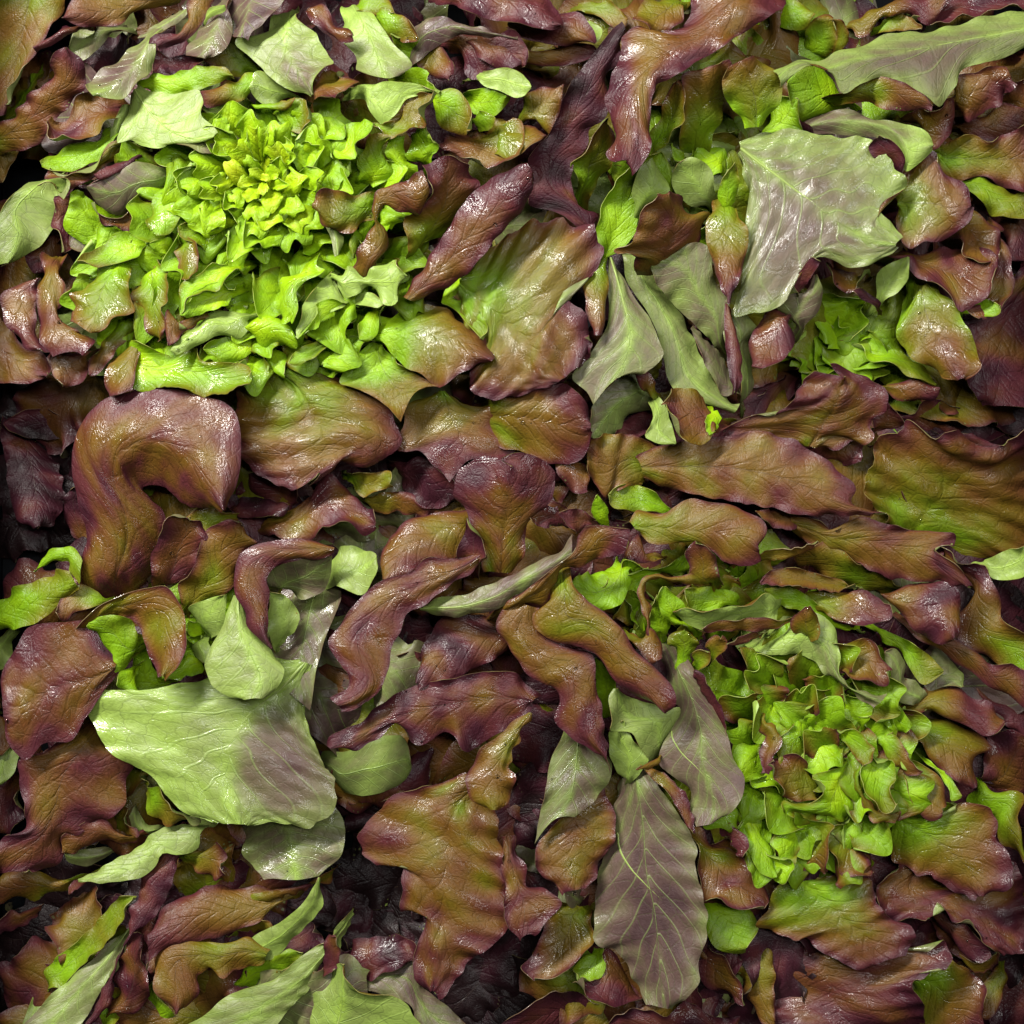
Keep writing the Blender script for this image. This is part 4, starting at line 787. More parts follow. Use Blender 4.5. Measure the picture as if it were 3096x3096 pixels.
E T.55,.8,.1 0 0 1 62|-1233,-2242,402 -1394,-2276,432 -1547,-2286,459 -1714,-2233,490 -1848,-2264,515 -1982,-2290,540 -2066,-2382,563 -2165,-2488,591/-1270,-2275,436 -1469,-2355,479 -1667,-2369,519 -1863,-2391,559 -2018,-2463,594 -2149,-2535,625/-1316,-2325,402 -1490,-2422,442 -1674,-2518,483 -1832,-2550,514 -2027,-2580,554 -2128,-2638,577 -2149,-2699,591
E T.75,.85,.1 1 1 1 35|-2473,-3053,382 -2408,-2920,408 -2366,-2727,444 -2345,-2631,461 -2205,-2524,493/-2473,-3053,382 -2395,-3032,394 -2266,-3017,414 -2167,-2825,446 -2204,-2704,465 -2205,-2524,493
E T.45,.6,.1 0 0 1 54|-1460,-2633,484 -1572,-2541,503 -1731,-2572,525 -1859,-2540,543 -2064,-2583,572 -2126,-2628,583 -2110,-2745,599 -2062,-2861,616 -1993,-2969,634/-1468,-2648,514 -1583,-2618,535 -1724,-2643,562 -1858,-2627,586 -1974,-2661,609 -1988,-2722,620 -1967,-2829,641 -1974,-2950,663/-1485,-2690,484 -1627,-2737,518 -1713,-2748,537 -1799,-2717,557 -1853,-2738,570 -1852,-2836,592 -1893,-2911,612 -1969,-2964,634
E U.15 1 0 1 35|-1591,-2588,440 -1557,-2618,449 -1471,-2670,469 -1352,-2605,493 -1275,-2517,515 -1190,-2413,539 -1137,-2326,558 -1143,-2156,590/-1591,-2588,440 -1556,-2551,452 -1384,-2448,499 -1256,-2339,539 -1187,-2242,567 -1143,-2156,590
E U.25 0 0 1 43;0,0,.93,0|-1111,-2568,452 -1184,-2606,464 -1264,-2659,479 -1423,-2789,511 -1543,-2823,530 -1662,-2858,549 -1819,-2970,579 -1936,-3044,601/-1117,-2635,475 -1235,-2772,512 -1377,-2875,548 -1533,-2968,585 -1688,-3077,625/-1132,-2708,452 -1196,-2835,493 -1297,-2929,533 -1389,-3037,575 -1449,-3101,601
E T.15,.2,.1 1 0 1 29|-1695,-2916,369 -1614,-2739,405 -1477,-2689,432 -1332,-2623,462 -1247,-2642,479/-1695,-2916,369 -1565,-2865,398 -1436,-2806,427 -1247,-2642,479
E T.75,.8,.1 1 0 1 29|-1161,-2809,446 -1131,-2697,490 -1099,-2531,555 -1047,-2516,576/-1161,-2809,446 -1092,-2767,476 -1031,-2699,508 -1023,-2617,538 -1047,-2516,576
E U.12 0 0 1 39;0,0,.93,0|-1306,-3129,473 -1201,-2934,518 -1116,-2844,543 -1048,-2713,573 -1006,-2677,584/-1057,-3122,495 -1020,-2987,529 -1000,-2854,562 -999,-2678,605/-500,-3113,473 -565,-3016,491 -605,-2938,504 -686,-2884,519 -823,-2844,541 -935,-2822,560 -983,-2762,571 -1002,-2681,584
E T.25,.3,.1 1 0 1 -29|-2800,-2856,427 -2838,-2795,436 -2768,-2709,450 -2630,-2603,472 -2491,-2465,496 -2353,-2311,522 -2235,-2291,537/-2800,-2856,427 -2697,-2852,441 -2618,-2773,455 -2497,-2659,477 -2340,-2461,511 -2235,-2291,537
E U.2 1 0 1 29|-2730,-2895,330 -2794,-2959,364 -2850,-3031,399 -2895,-3125,438 -2954,-3117,460/-2730,-2895,330 -2866,-2865,373 -2907,-2947,402 -2954,-3117,460
E U.6 1 0 1 35|-945,-2886,305 -826,-2814,320 -590,-2739,349 -556,-2883,367 -464,-2954,381 -239,-3133,415/-945,-2886,305 -826,-2914,321 -615,-2988,351 -522,-3146,377 -239,-3133,415
E T.9,.95,.1 1 1 1 43|-1036,-2806,239 -1017,-2699,257 -829,-2605,292 -617,-2636,330 -590,-2739,349/-1036,-2806,239 -966,-2899,265 -829,-2821,297 -590,-2739,349
E T.3,.85,.0 1 0 1 29|-1684,-2327,427 -1606,-2388,447 -1504,-2358,468 -1343,-2300,502 -1233,-2253,526 -1190,-2213,537/-1684,-2327,427 -1590,-2301,448 -1427,-2263,484 -1300,-2240,513 -1190,-2213,537
E T.3,.45,.1 1 0 1 29|-1790,-2597,349 -1649,-2517,396 -1489,-2437,448 -1428,-2511,479/-1790,-2597,349 -1763,-2615,361 -1674,-2585,392 -1551,-2556,435 -1428,-2511,479
E T.1,.2,.1 1 0 1 23|-2305,-3187,258 -2285,-3063,302 -2181,-2843,388/-2305,-3187,258 -2127,-3173,299 -2062,-3071,326 -2122,-2953,358 -2181,-2843,388
D T.62,.72,.1 0 1 1 68;;;.7;lobed_brown_leaf_beside_the_dark_gap|-269,-1571,496 -482,-1636,504 -670,-1683,511 -841,-1813,519 -914,-1999,526 -807,-2080,531 -668,-2091,536 -643,-2225,540 -659,-2338,544 -529,-2365,549 -533,-2458,553 -577,-2643,559 -544,-2812,566 -495,-2852,568/-219,-1638,534 -358,-1799,546 -382,-1960,555 -398,-2121,564 -413,-2281,573 -421,-2441,583 -453,-2641,594 -469,-2832,605/-114,-1686,496 -72,-1970,511 -31,-2212,524 -15,-2470,537 -121,-2566,545 -203,-2622,550 -276,-2701,556 -373,-2805,563 -454,-2855,568
D T.55,.5,.1 0 1 1 54|90,-1178,678 -81,-1330,706 -204,-1420,724 -265,-1540,741 -234,-1676,758 -157,-1729,769/112,-1174,708 -34,-1370,744 -111,-1520,769 -126,-1640,787 -110,-1723,799/121,-1194,678 12,-1360,707 -34,-1466,724 3,-1586,743 -25,-1691,759 -80,-1735,769
D T.8,.85,.15 0 1 1 62|131,-1109,558 50,-968,581 -153,-948,611 -394,-997,647 -554,-1014,671 -712,-1099,698 -870,-1215,727 -1026,-1315,756 -1073,-1357,765/123,-1121,592 -72,-1100,624 -313,-1120,665 -512,-1155,699 -709,-1215,734 -905,-1313,772 -1053,-1368,799/115,-1133,558 35,-1224,575 -153,-1345,608 -265,-1407,627 -322,-1332,641 -394,-1311,651 -553,-1359,676 -625,-1309,689 -668,-1227,702 -790,-1312,725 -916,-1380,746 -1041,-1384,765
D T.8,.9,.0 0 1 1 54|51,-643,465 -236,-622,531 -446,-635,580 -492,-770,613 -563,-896,648 -571,-998,672/50,-731,495 -194,-750,565 -395,-841,631 -513,-918,673 -560,-1003,702/51,-799,465 -154,-899,537 -315,-974,594 -474,-1017,647 -554,-1014,672
D T.75,.75,.12 0 1 0.4 62|-159,-210,693 -303,-285,711 -407,-281,722 -478,-269,730 -589,-360,746 -739,-399,763 -849,-470,777 -966,-627,799 -1055,-760,817 -1018,-838,826 -934,-916,839 -944,-1002,848 -1033,-1087,862/-151,-241,728 -349,-352,755 -507,-414,775 -704,-508,802 -821,-618,821 -890,-742,839 -857,-852,853 -824,-960,867 -901,-1068,883 -1002,-1102,896/-147,-266,693 -231,-321,706 -390,-440,732 -532,-543,755 -603,-582,766 -658,-700,783 -704,-809,799 -719,-911,813 -757,-1004,826 -811,-1066,837 -936,-1123,856 -982,-1132,862
D T.6,.68,.1 0 1 1 58|-283,15,579 -492,-9,621 -643,-62,654 -769,-218,694 -778,-385,728/-274,-66,611 -434,-114,653 -592,-193,699 -678,-289,732 -723,-391,760/-291,-237,579 -363,-288,611 -482,-273,655 -568,-334,695 -646,-381,728
D T.8,.85,.1 1 0 1 23|-232,-314,685 -143,-261,716 -166,-169,745 -213,-81,775 -260,-33,795/-232,-314,685 -299,-281,710 -277,-128,762 -260,-33,795
D T.6,.85,.12 0 1 1 54|-144,-341,620 -190,-137,670 -251,3,707 -337,96,738 -320,218,768 -218,310,801 -110,321,828/-65,-356,650 -49,-136,722 -18,80,795 -3,262,857/28,-357,620 106,-106,674 244,127,730 253,234,753 151,320,781 28,334,807 -64,300,828
D U.4,.75 0 0 1 35;0,0,.93,0|-543,-553,650 -458,-516,662 -272,-487,686 -111,-417,708 35,-345,730 153,-280,747 287,-208,767 351,-128,780/-535,-581,650 -441,-609,663 -231,-604,691 -71,-561,714 35,-480,732 137,-432,747 248,-351,766 343,-303,780
D T.6,.75,.1 0 1 1 39|-31,-546,706 89,-448,731 224,-335,759 366,-207,790 381,-128,803 420,-88,812 538,-80,832 678,-111,856/17,-548,728 168,-447,761 286,-310,795 443,-222,829 537,-151,852 669,-150,877/81,-546,706 193,-520,730 248,-439,751 263,-351,770 382,-318,796 491,-270,821 647,-237,856
D T.7,.85,.1 1 1 1 39|374,-123,592 308,-90,617 130,-65,681 97,-17,702/374,-123,592 357,-50,613 283,7,640 154,39,679 97,-17,702
D T.8,.85,.1 1 0 1 29|493,-74,640 419,-90,673 386,-129,696 279,-1,770/493,-74,640 434,-1,688 369,19,723 279,-1,770
D T.6,.72,.12 0 0 1 54|754,308,581 829,380,593 953,401,607 1046,438,618 1261,450,642 1476,473,666 1659,407,687 1810,313,707 1960,189,729 2001,127,738 1972,65,745 2172,-3,769/764,263,611 1042,268,648 1348,251,690 1650,173,732 1860,65,765 2097,-6,799/783,207,581 829,170,590 1045,113,621 1290,65,656 1503,34,686 1775,-28,726 2074,-18,769
D T.45,.6,.1 1 0 1 29|937,352,485 787,334,511 745,269,525 784,154,546 660,170,568 586,137,582 569,72,594 495,153,613 453,273,636 436,369,654/937,352,485 827,416,523 768,447,543 684,462,569 535,448,614 469,419,636 436,369,654
D T.15,.35,.1 1 1 1 49|951,15,504 867,-1,526 726,7,562 601,31,594 568,104,615/951,15,504 909,56,519 825,129,546 716,170,574 617,153,598 568,104,615
D T.05,.1,.1 1 0 1 16|571,-74,557 496,-58,590 471,-25,608 500,103,667/571,-74,557 568,7,602 500,103,667
D T.4,.65,.15 0 0 1 50|703,-58,642 710,-1,652 916,-1,690 978,55,706 1166,55,741 1321,23,771 1436,-41,796 1461,-112,811 1418,-206,830/717,-90,669 850,-89,703 1006,-105,743 1145,-104,779 1313,-135,824 1418,-206,857/735,-114,642 853,-162,670 1010,-185,706 1080,-169,722 1165,-240,748 1241,-295,769 1349,-310,794 1440,-278,817 1422,-222,830
D T.5,.7,.0 1 0 1 16|1347,-292,693 1465,-229,731 1641,-203,783 1771,-165,823/1347,-292,693 1584,-274,759 1743,-214,807 1771,-165,823
D T.65,.75,.1 1 1 1 35|891,-276,615 798,-299,659 723,-298,694 664,-265,726/891,-276,615 858,-243,628 750,-210,658 748,-130,680 699,-169,697 664,-265,726
D T.6,.72,.1 1 1 1 43|1209,-402,685 1097,-433,713 1031,-400,731 1045,-328,750 1018,-224,777 1063,-168,795/1209,-402,685 1192,-305,722 1147,-216,759 1063,-168,795
D T.5,.65,.1 0 0 1 19|1049,-361,717 927,-380,738 813,-359,758 744,-406,772 739,-509,790 776,-634,813 783,-712,827/1057,-425,717 926,-404,741 813,-391,762 768,-438,774 801,-564,799 792,-650,815 787,-712,827
D T.6,.75,.1 0 0 1 43|1677,-17,588 1812,-50,604 1891,-98,615 1953,-66,623 2040,-29,634 2220,-82,657 2415,-110,680 2601,-136,703 2468,-219,721 2575,-304,737 2673,-431,756/1705,-90,611 1861,-146,638 2094,-170,677 2325,-225,716 2477,-304,745 2642,-430,780/1734,-155,588 1851,-204,609 2022,-292,641 2176,-371,671 2368,-402,704 2521,-416,731 2665,-451,756
D T.75,.8,.1 1 0 1 29|1714,-17,563 1676,-98,594 1581,-98,626 1503,-66,655 1425,7,693/1714,-17,563 1582,11,623 1425,7,693
D T.4,.55,.1 1 0 1 29|2309,-462,466 2136,-468,501 1964,-426,537 1793,-359,575 1708,-326,594 1664,-236,615/2309,-462,466 2264,-395,482 2090,-312,521 1859,-204,574 1664,-236,615
D T.5,.68,.1 1 0 1 35|2028,-454,615 1858,-460,652 1690,-450,689 1540,-433,722 1440,-416,745/2028,-454,615 1977,-421,627 1842,-372,656 1732,-347,678 1624,-322,701 1491,-353,728 1440,-416,745
D T.4,.88,.1 1 1 1 49|1808,-570,582 1747,-487,606 1893,-485,642 2015,-459,674 2112,-522,703 2172,-545,720 2217,-544,731/1808,-570,582 1914,-640,620 2019,-662,653 2132,-651,687 2206,-609,713 2217,-544,731
D T.7,.88,.1 0 1 1 74|2175,-479,609 2312,-429,643 2479,-395,682 2583,-437,708 2631,-544,735 2617,-646,757 2575,-732,778/2181,-493,650 2292,-523,690 2438,-551,742 2529,-628,784 2551,-728,819/2191,-503,609 2298,-621,664 2383,-714,709 2476,-766,747 2563,-756,778
D T.7,.75,.1 0 0 1 29|2506,-721,614 2617,-745,621 2704,-809,627 2783,-849,632 2815,-893,635 2926,-895,641 3036,-936,647/2433,-746,614 2552,-842,621 2672,-906,628 2791,-1002,634 2910,-1082,641 3036,-1154,647
D T.8,.3,.1 1 1 1 43|2653,-305,471 2748,-297,483 2826,-337,495 2871,-443,509 2908,-541,522 2912,-630,533 2998,-694,547 3067,-734,557 3059,-935,582/2653,-305,471 2760,-501,497 2690,-623,513 2661,-753,528 2809,-849,549 2934,-929,567 3059,-935,582
D T.3,.75,.15 0 1 1 62|2247,-59,383 2133,48,408 2084,139,425 2116,246,444 2167,402,472 2221,483,489 2377,518,518 2494,456,541 2610,481,562 2764,435,591/2445,-92,417 2516,32,459 2626,154,508 2771,275,567 2915,395,625/2579,-259,383 2896,-282,430 3131,-215,467 3239,72,511 3222,398,558 3007,486,591
D U.1 1 0 1 23|2813,-315,433 2943,-239,490 3072,-197,543/2813,-315,433 2851,-339,443 2887,-392,458 3085,-361,507 3072,-197,543
D T.65,.75,.1 0 1 1 58|1678,399,540 1385,461,590 1243,484,613 1455,579,654 1565,594,674 1642,649,690 1679,736,707 1763,822,728/1769,389,572 1824,492,622 1884,617,683 1939,787,760/1841,390,540 1974,422,567 2098,404,591 2136,453,603 2117,509,614 2192,620,641 2203,692,655 2093,778,680 1967,832,706 1842,830,728
D T.8,.85,.1 1 0 1 29|2153,460,466 2156,571,521 2224,649,576/2153,460,466 2221,491,489 2342,530,529 2304,586,548 2224,649,576
B T.65,.85,.1 1 1 1 43|2225,755,471 2331,785,508 2398,799,531 2465,764,556 2539,738,582/2225,755,471 2286,712,492 2414,660,532 2527,682,566 2539,738,582
B T.85,.9,.1 1 0 1 43|2414,551,316 2467,641,337 2545,690,355 2608,672,368 2702,638,388 2754,554,407/2414,551,316 2508,499,340 2625,481,367 2742,496,394 2754,554,407
B T.1,.35,.1 1 0 1 29|2079,994,466 2219,942,496 2297,956,512 2436,896,543 2488,829,560 2525,755,576/2079,994,466 2108,927,480 2294,857,522 2394,798,547 2525,755,576
D T.85,.9,.1 1 0 1 29|2089,208,310 2070,323,358 2119,397,397 2172,404,421/2089,208,310 2125,241,336 2172,404,421
D T.5,.75,.12 0 1 0.5 68|360,-427,748 447,-519,757 542,-590,766 629,-669,774 731,-818,787 841,-912,798 927,-1022,808 938,-1116,815 890,-1177,820/303,-477,786 310,-588,794 444,-658,806 555,-760,818 656,-885,830 766,-1002,843 875,-1150,857/208,-519,748 117,-598,756 128,-662,760 232,-756,769 366,-780,778 485,-818,786 552,-889,792 595,-968,798 729,-1074,808 831,-1128,816 878,-1175,820
D T.66,.8,.12 0 1 0.5 78|49,-535,685 -31,-555,687 -79,-635,689 -67,-715,691 -7,-819,694 73,-923,697 169,-999,700 249,-1035,702 281,-1099,704 256,-1218,707 329,-1294,709 465,-1381,713 553,-1441,716 583,-1521,718/89,-544,728 41,-688,732 169,-847,738 328,-966,745 400,-1125,750 447,-1283,755 550,-1418,760/146,-563,685 210,-739,691 370,-803,697 466,-835,700 482,-970,704 514,-1090,708 529,-1233,713 565,-1377,718
D U.5 0 1 1 43|303,-1312,529 229,-1471,558 179,-1708,599 138,-1950,640/392,-1350,553 374,-1546,597 332,-1701,633 251,-1808,663/540,-1394,529 594,-1520,559 578,-1606,579 520,-1683,600 372,-1796,640
D T.65,.6,.1 0 1 1 62|312,-1784,519 213,-1907,537 136,-1994,551 135,-2097,564 204,-2175,576 309,-2236,591/376,-1814,553 359,-1955,577 350,-2096,601 365,-2232,625/557,-1678,519 618,-1777,532 612,-1929,549 538,-2087,569 488,-2182,581 423,-2228,591
D U.6 1 1 1 29|409,-2367,369 365,-2386,407 331,-2348,441 313,-2260,499/409,-2367,369 414,-2278,425 313,-2260,499
D U.55 0 0 1 49;.36,-.9,.8,.85;.6,.0,.5,.6;.9;large_purple_stained_leaf_underside_hanging_down|664,-1610,507 623,-1804,522 597,-2013,538 531,-2117,547 510,-2205,554 501,-2404,569 509,-2579,583 602,-2614,591 690,-2720,601 746,-2830,611 794,-2901,617/744,-1589,534 783,-1878,557 797,-2118,577 844,-2356,597 874,-2673,623 896,-2921,644/869,-1627,507 998,-1804,524 1080,-1964,537 1089,-2124,550 1140,-2324,566 1147,-2491,578 1101,-2602,588 1087,-2777,601 1013,-2855,610 939,-2925,617
D U.65 0 0 1 43;.5,-.95,.97,.6|926,-999,588 965,-1135,610 995,-1166,616 954,-1277,635 887,-1395,656 877,-1496,672 972,-1573,691 1042,-1643,707 1048,-1767,726 1070,-1829,737/997,-956,611 1074,-1138,644 1111,-1296,671 1115,-1452,697 1152,-1592,721 1181,-1723,744 1147,-1816,760/1072,-926,588 1158,-1101,616 1251,-1291,648 1303,-1464,675 1353,-1565,692 1347,-1620,700 1281,-1728,719 1182,-1805,737
D T.9,.95,.1 1 0 1 23|1299,-1420,646 1222,-1286,679 1170,-1170,706 1103,-1055,734 1051,-916,766/1299,-1420,646 1255,-1279,677 1227,-1155,703 1167,-1048,728 1100,-941,755 1051,-916,766
D U.2 1 0 1 39|826,-1479,534 767,-1419,550 700,-1301,577 576,-1281,602 583,-1140,631 613,-1032,654/826,-1479,534 906,-1411,549 969,-1311,567 999,-1161,590 966,-1169,596 851,-1150,613 695,-1091,639 613,-1032,654
D U.12 1 0 1 29|704,-1603,524 646,-1576,539 603,-1474,566 584,-1297,608 663,-1228,634/704,-1603,524 744,-1560,538 807,-1466,566 714,-1346,603 663,-1228,634
D T.6,.9,.1 1 1 1 35|788,-1531,634 824,-1514,641 872,-1520,649 934,-1582,665 1013,-1651,683 1051,-1744,701 1060,-1883,726/788,-1531,634 824,-1570,645 894,-1623,663 956,-1715,685 1010,-1807,707 1060,-1883,726
D T.65,.75,.1 1 0 1 23|874,-1440,627 880,-1472,651 828,-1498,688 718,-1498,757/874,-1440,627 813,-1460,676 718,-1498,757
D T.55,.85,.1 1 1 1 54|1091,-1940,499 1155,-1986,512 1275,-2014,532 1379,-2059,550 1473,-2144,571 1527,-2237,589 1529,-2299,599 1491,-2345,609/1091,-1940,499 1089,-2051,515 1112,-2169,533 1134,-2303,554 1221,-2291,567 1285,-2329,578 1388,-2345,594 1491,-2345,609
D T.75,.85,.1 1 1 1 35|1266,-1789,596 1303,-1849,622 1371,-1899,653 1388,-1950,673 1364,-2002,694 1330,-2015,706/1266,-1789,596 1223,-1810,613 1265,-1914,657 1293,-1980,686 1330,-2015,706
D T.02,.08,.1 1 0 1 35|1310,-1744,576 1388,-1757,593 1451,-1803,609 1479,-1903,630 1540,-1972,650 1534,-2148,687/1310,-1744,576 1339,-1814,593 1400,-1914,619 1404,-2052,650 1457,-2113,668 1534,-2148,687
D T.2,.7,.3 0 1 1 54|2447,-1812,562 2659,-1709,588 2838,-1786,611 2839,-1897,624 2910,-2014,640 2931,-2093,649 2887,-2195,661 2803,-2248,672/2342,-1847,592 2472,-1914,619 2585,-2005,646 2697,-2119,676 2745,-2248,702/2252,-1910,562 2229,-1973,572 2247,-2035,583 2339,-2104,601 2416,-2145,616 2501,-2150,629 2562,-2207,643 2646,-2248,658 2730,-2259,672
D T.75,.85,.1 0 1 1 49|2308,-2094,468 2225,-2167,474 2157,-2272,481 2188,-2377,487 2269,-2437,493 2366,-2415,499 2479,-2422,505 2503,-2355,509 2551,-2346,512 2623,-2426,518 2719,-2458,524 2815,-2570,532 2926,-2633,540/2425,-2138,495 2381,-2242,504 2461,-2297,512 2620,-2326,526 2779,-2412,542 2975,-2625,566/2637,-2185,468 2757,-2265,479 2918,-2220,491 2997,-2120,500 3083,-2256,512 3093,-2497,530 3073,-2633,540
D T.15,.7,.3 0 1 1 54|1820,-2188,523 2046,-2177,536 2151,-2200,543 2149,-2304,549 2181,-2368,553 2285,-2423,560 2349,-2447,564 2382,-2543,570 2330,-2622,575/1724,-2197,553 1836,-2284,564 1955,-2402,577 2098,-2512,591 2192,-2662,605/1698,-2213,523 1557,-2260,530 1524,-2373,535 1466,-2437,539 1555,-2509,545 1652,-2536,549 1757,-2531,554 1821,-2611,559 1958,-2658,566 2054,-2713,571 2143,-2712,575
D T.7,.85,.1 0 1 1 54|1502,-2542,368 1480,-2823,401 1532,-3141,440/1829,-2608,398 1905,-2814,429 1979,-3089,469/2434,-2617,368 2572,-2555,380 2632,-2636,388 2575,-2725,396 2372,-2786,413 2443,-2923,425 2472,-3099,440
D T.2,.85,.1 1 1 1 43|2397,-2816,316 2511,-2770,330 2656,-2698,348 2712,-2737,355 2783,-2800,366 2855,-2863,377 2842,-2991,392 2854,-3127,407/2397,-2816,316 2428,-2896,327 2490,-2999,343 2502,-3143,362 2854,-3127,407
D T.9,.95,.1 1 1 1 49|2525,-2400,369 2587,-2388,384 2655,-2456,407 2732,-2476,427 2791,-2544,449 2843,-2596,467 2872,-2634,479/2525,-2400,369 2561,-2494,390 2637,-2570,414 2712,-2662,440 2804,-2689,461 2872,-2634,479
D T.5,.65,.1 1 0 1 35|2708,-2691,285 2766,-2716,313 2840,-2731,346 2940,-2658,396/2708,-2691,285 2811,-2794,331 2872,-2805,350 2931,-2739,374 2940,-2658,396
D T.4,.6,.15 1 0 1 29|3012,-2797,252 3036,-2839,268 3007,-2923,294 2871,-3079,354 2839,-3068,363/3012,-2797,252 2945,-2844,277 2868,-2918,310 2868,-2993,336 2839,-3068,363
D T.2,.45,.1 1 1 1 43|2823,-1670,452 2910,-1659,465 3012,-1673,480 3021,-1808,500 3064,-2093,543/2823,-1670,452 2762,-1717,463 2752,-1765,470 2893,-1818,492 2889,-1890,503 2988,-2008,526 3064,-2093,543
D T.3,.7,.1 1 1 1 49|2040,-1788,563 2092,-1840,584 2087,-1917,606 2128,-2007,636 2115,-2135,673/2040,-1788,563 1913,-1856,587 1859,-1965,609 1896,-2058,627 1957,-2118,643 2034,-2139,658 2115,-2135,673
D T.05,.7,.1 1 1 1 35|1621,-1825,537 1715,-1813,559 1901,-1853,603 1846,-1975,633 1834,-2052,651 1847,-2121,667/1621,-1825,537 1560,-1926,561 1542,-1989,574 1667,-2031,600 1686,-2163,628 1716,-2111,639 1809,-2139,659 1847,-2121,667
D T.02,.06,.1 1 1 1 39|1436,-1956,572 1544,-2014,606 1629,-2017,629 1658,-2085,649 1613,-2160,672 1579,-2181,683/1436,-1956,572 1414,-2062,609 1459,-2105,632 1579,-2181,683
D T.45,.7,.1 1 1 1 49|1784,-1680,660 1716,-1692,678 1649,-1689,696 1581,-1645,716 1528,-1544,746 1476,-1468,770/1784,-1680,660 1798,-1629,671 1745,-1520,698 1684,-1436,721 1543,-1431,753 1476,-1468,770
D T.02,.1,.3 1 1 1 29|1958,-1506,640 1938,-1616,658 1997,-1748,682 1978,-1810,692 1846,-1790,713 1681,-1761,738 1599,-1766,751/1958,-1506,640 1874,-1504,654 1757,-1564,677 1793,-1657,695 1710,-1710,712 1561,-1705,738 1599,-1766,751
D T.4,.45,.15 1 0 1 29|2071,-1449,640 2043,-1535,657 2062,-1652,679 2136,-1744,702 2213,-1765,717 2266,-1739,729 2239,-1800,741/2071,-1449,640 2010,-1535,659 2014,-1628,677 2058,-1713,696 2086,-1782,710 2162,-1811,726 2239,-1800,741
D T.08,.3,.2 1 0 1 -35|2076,-1434,685 2212,-1444,720 2245,-1544,747 2215,-1635,770 2248,-1725,795/2076,-1434,685 2040,-1511,704 2049,-1641,735 2122,-1732,763 2196,-1752,782 2248,-1725,795
D T.2,.6,.2 1 0 1 39|2277,-1457,592 2376,-1478,615 2489,-1537,645 2547,-1614,667 2557,-1706,688 2521,-1760,702/2277,-1457,592 2307,-1621,630 2356,-1728,658 2446,-1788,684 2521,-1760,702
D T.05,.2,.1 1 0 1 35|2427,-1452,576 2514,-1510,614 2585,-1577,649 2638,-1667,687/2427,-1452,576 2499,-1528,608 2570,-1618,644 2579,-1694,667 2638,-1667,687
D T.55,.8,.15 1 0 1 49|2343,-1178,524 2422,-1128,536 2468,-1086,544 2531,-1044,554 2609,-1035,564 2710,-1090,580 2827,-1136,597 2903,-1207,611 2914,-1239,615/2343,-1178,524 2453,-1184,540 2571,-1223,557 2687,-1261,575 2803,-1323,594 2842,-1314,600 2914,-1239,615
D T.2,.72,.15 0 1 1 49|2343,-1178,526 2494,-1217,539 2653,-1256,553 2804,-1327,567 2866,-1415,576 2799,-1455,583 2780,-1551,591 2749,-1631,598/2360,-1256,553 2509,-1334,575 2641,-1428,596 2708,-1547,614 2729,-1630,625/2375,-1317,526 2452,-1420,545 2551,-1538,569 2644,-1600,585 2717,-1639,598
D U.15,.5 0 0 1 29|1806,-599,634 1892,-662,648 1912,-814,667 1931,-988,690 2024,-1042,704 2187,-1064,725/1547,-845,634 1658,-835,649 1760,-862,663 1852,-949,681 1968,-1035,700 2115,-1136,725
D T.45,.7,.1 1 1 1 62|1928,-914,627 1964,-823,648 2016,-757,667 2077,-740,682 2130,-763,696 2165,-833,714 2192,-927,737/1928,-914,627 1957,-961,644 2061,-989,680 2136,-1002,705 2180,-976,722 2192,-927,737
D U.45 1 0 1 35|2408,-1133,557 2330,-1139,573 2260,-1064,595 2229,-956,618 2190,-823,648/2408,-1133,557 2461,-1083,570 2392,-1016,587 2332,-982,599 2335,-883,617 2266,-808,634 2190,-823,648
D T.4,.65,.1 1 1 1 35|1729,-734,654 1692,-692,678 1630,-649,710 1714,-549,774/1729,-734,654 1780,-724,681 1794,-666,709 1758,-583,750 1714,-549,774
D T.05,.1,.1 1 1 1 58|2066,-1145,592 2186,-1100,630 2246,-1121,650 2302,-1206,681 2333,-1267,702/2066,-1145,592 2168,-1236,637 2227,-1273,661 2300,-1301,687 2333,-1267,702
D T.1,.35,.2 1 1 1 39|1729,-1248,611 1740,-1341,640 1727,-1417,664 1649,-1492,695 1564,-1528,722/1729,-1248,611 1576,-1290,653 1555,-1398,684 1564,-1528,722
D T.1,.4,.2 1 0 1 39|1916,-1304,611 1975,-1269,633 2079,-1335,674 2115,-1381,693 2102,-1434,710 2057,-1486,731/1916,-1304,611 1971,-1370,655 2010,-1436,695 2057,-1486,731
D T.3,.7,.1 1 0 1 39|2215,-1296,611 2266,-1325,633 2307,-1401,664 2333,-1454,686 2403,-1520,722/2215,-1296,611 2171,-1342,627 2197,-1420,650 2241,-1481,671 2329,-1540,700 2403,-1520,722
D T.6,.72,.1 1 1 1 39|1440,-1226,650 1532,-1239,675 1568,-1316,699 1540,-1392,721 1488,-1468,745 1470,-1521,760/1440,-1226,650 1489,-1333,692 1458,-1446,733 1470,-1521,760
D U.12 1 0 1 29|1574,-534,640 1525,-629,656 1252,-634,697 1113,-689,719 1007,-640,736 933,-575,751/1574,-534,640 1526,-485,651 1293,-563,692 1023,-560,736 933,-575,751
D T.6,.75,.1 1 0 1 19|1601,-644,669 1575,-676,680 1518,-691,694 1242,-689,762 1111,-691,795 1102,-675,799/1601,-644,669 1519,-623,691 1284,-627,750 1160,-644,782 1102,-675,799
D T.08,.15,.1 1 0 1 29|1117,-697,621 934,-653,667 859,-562,696 857,-465,720 887,-432,731/1117,-697,621 1017,-654,647 942,-588,671 1004,-563,688 929,-465,719 887,-432,731
D T.4,.55,.1 1 1 1 35|1167,-893,673 1153,-809,716 1127,-783,734 1155,-737,763 1206,-735,793/1167,-893,673 1202,-842,711 1251,-773,761 1206,-735,793
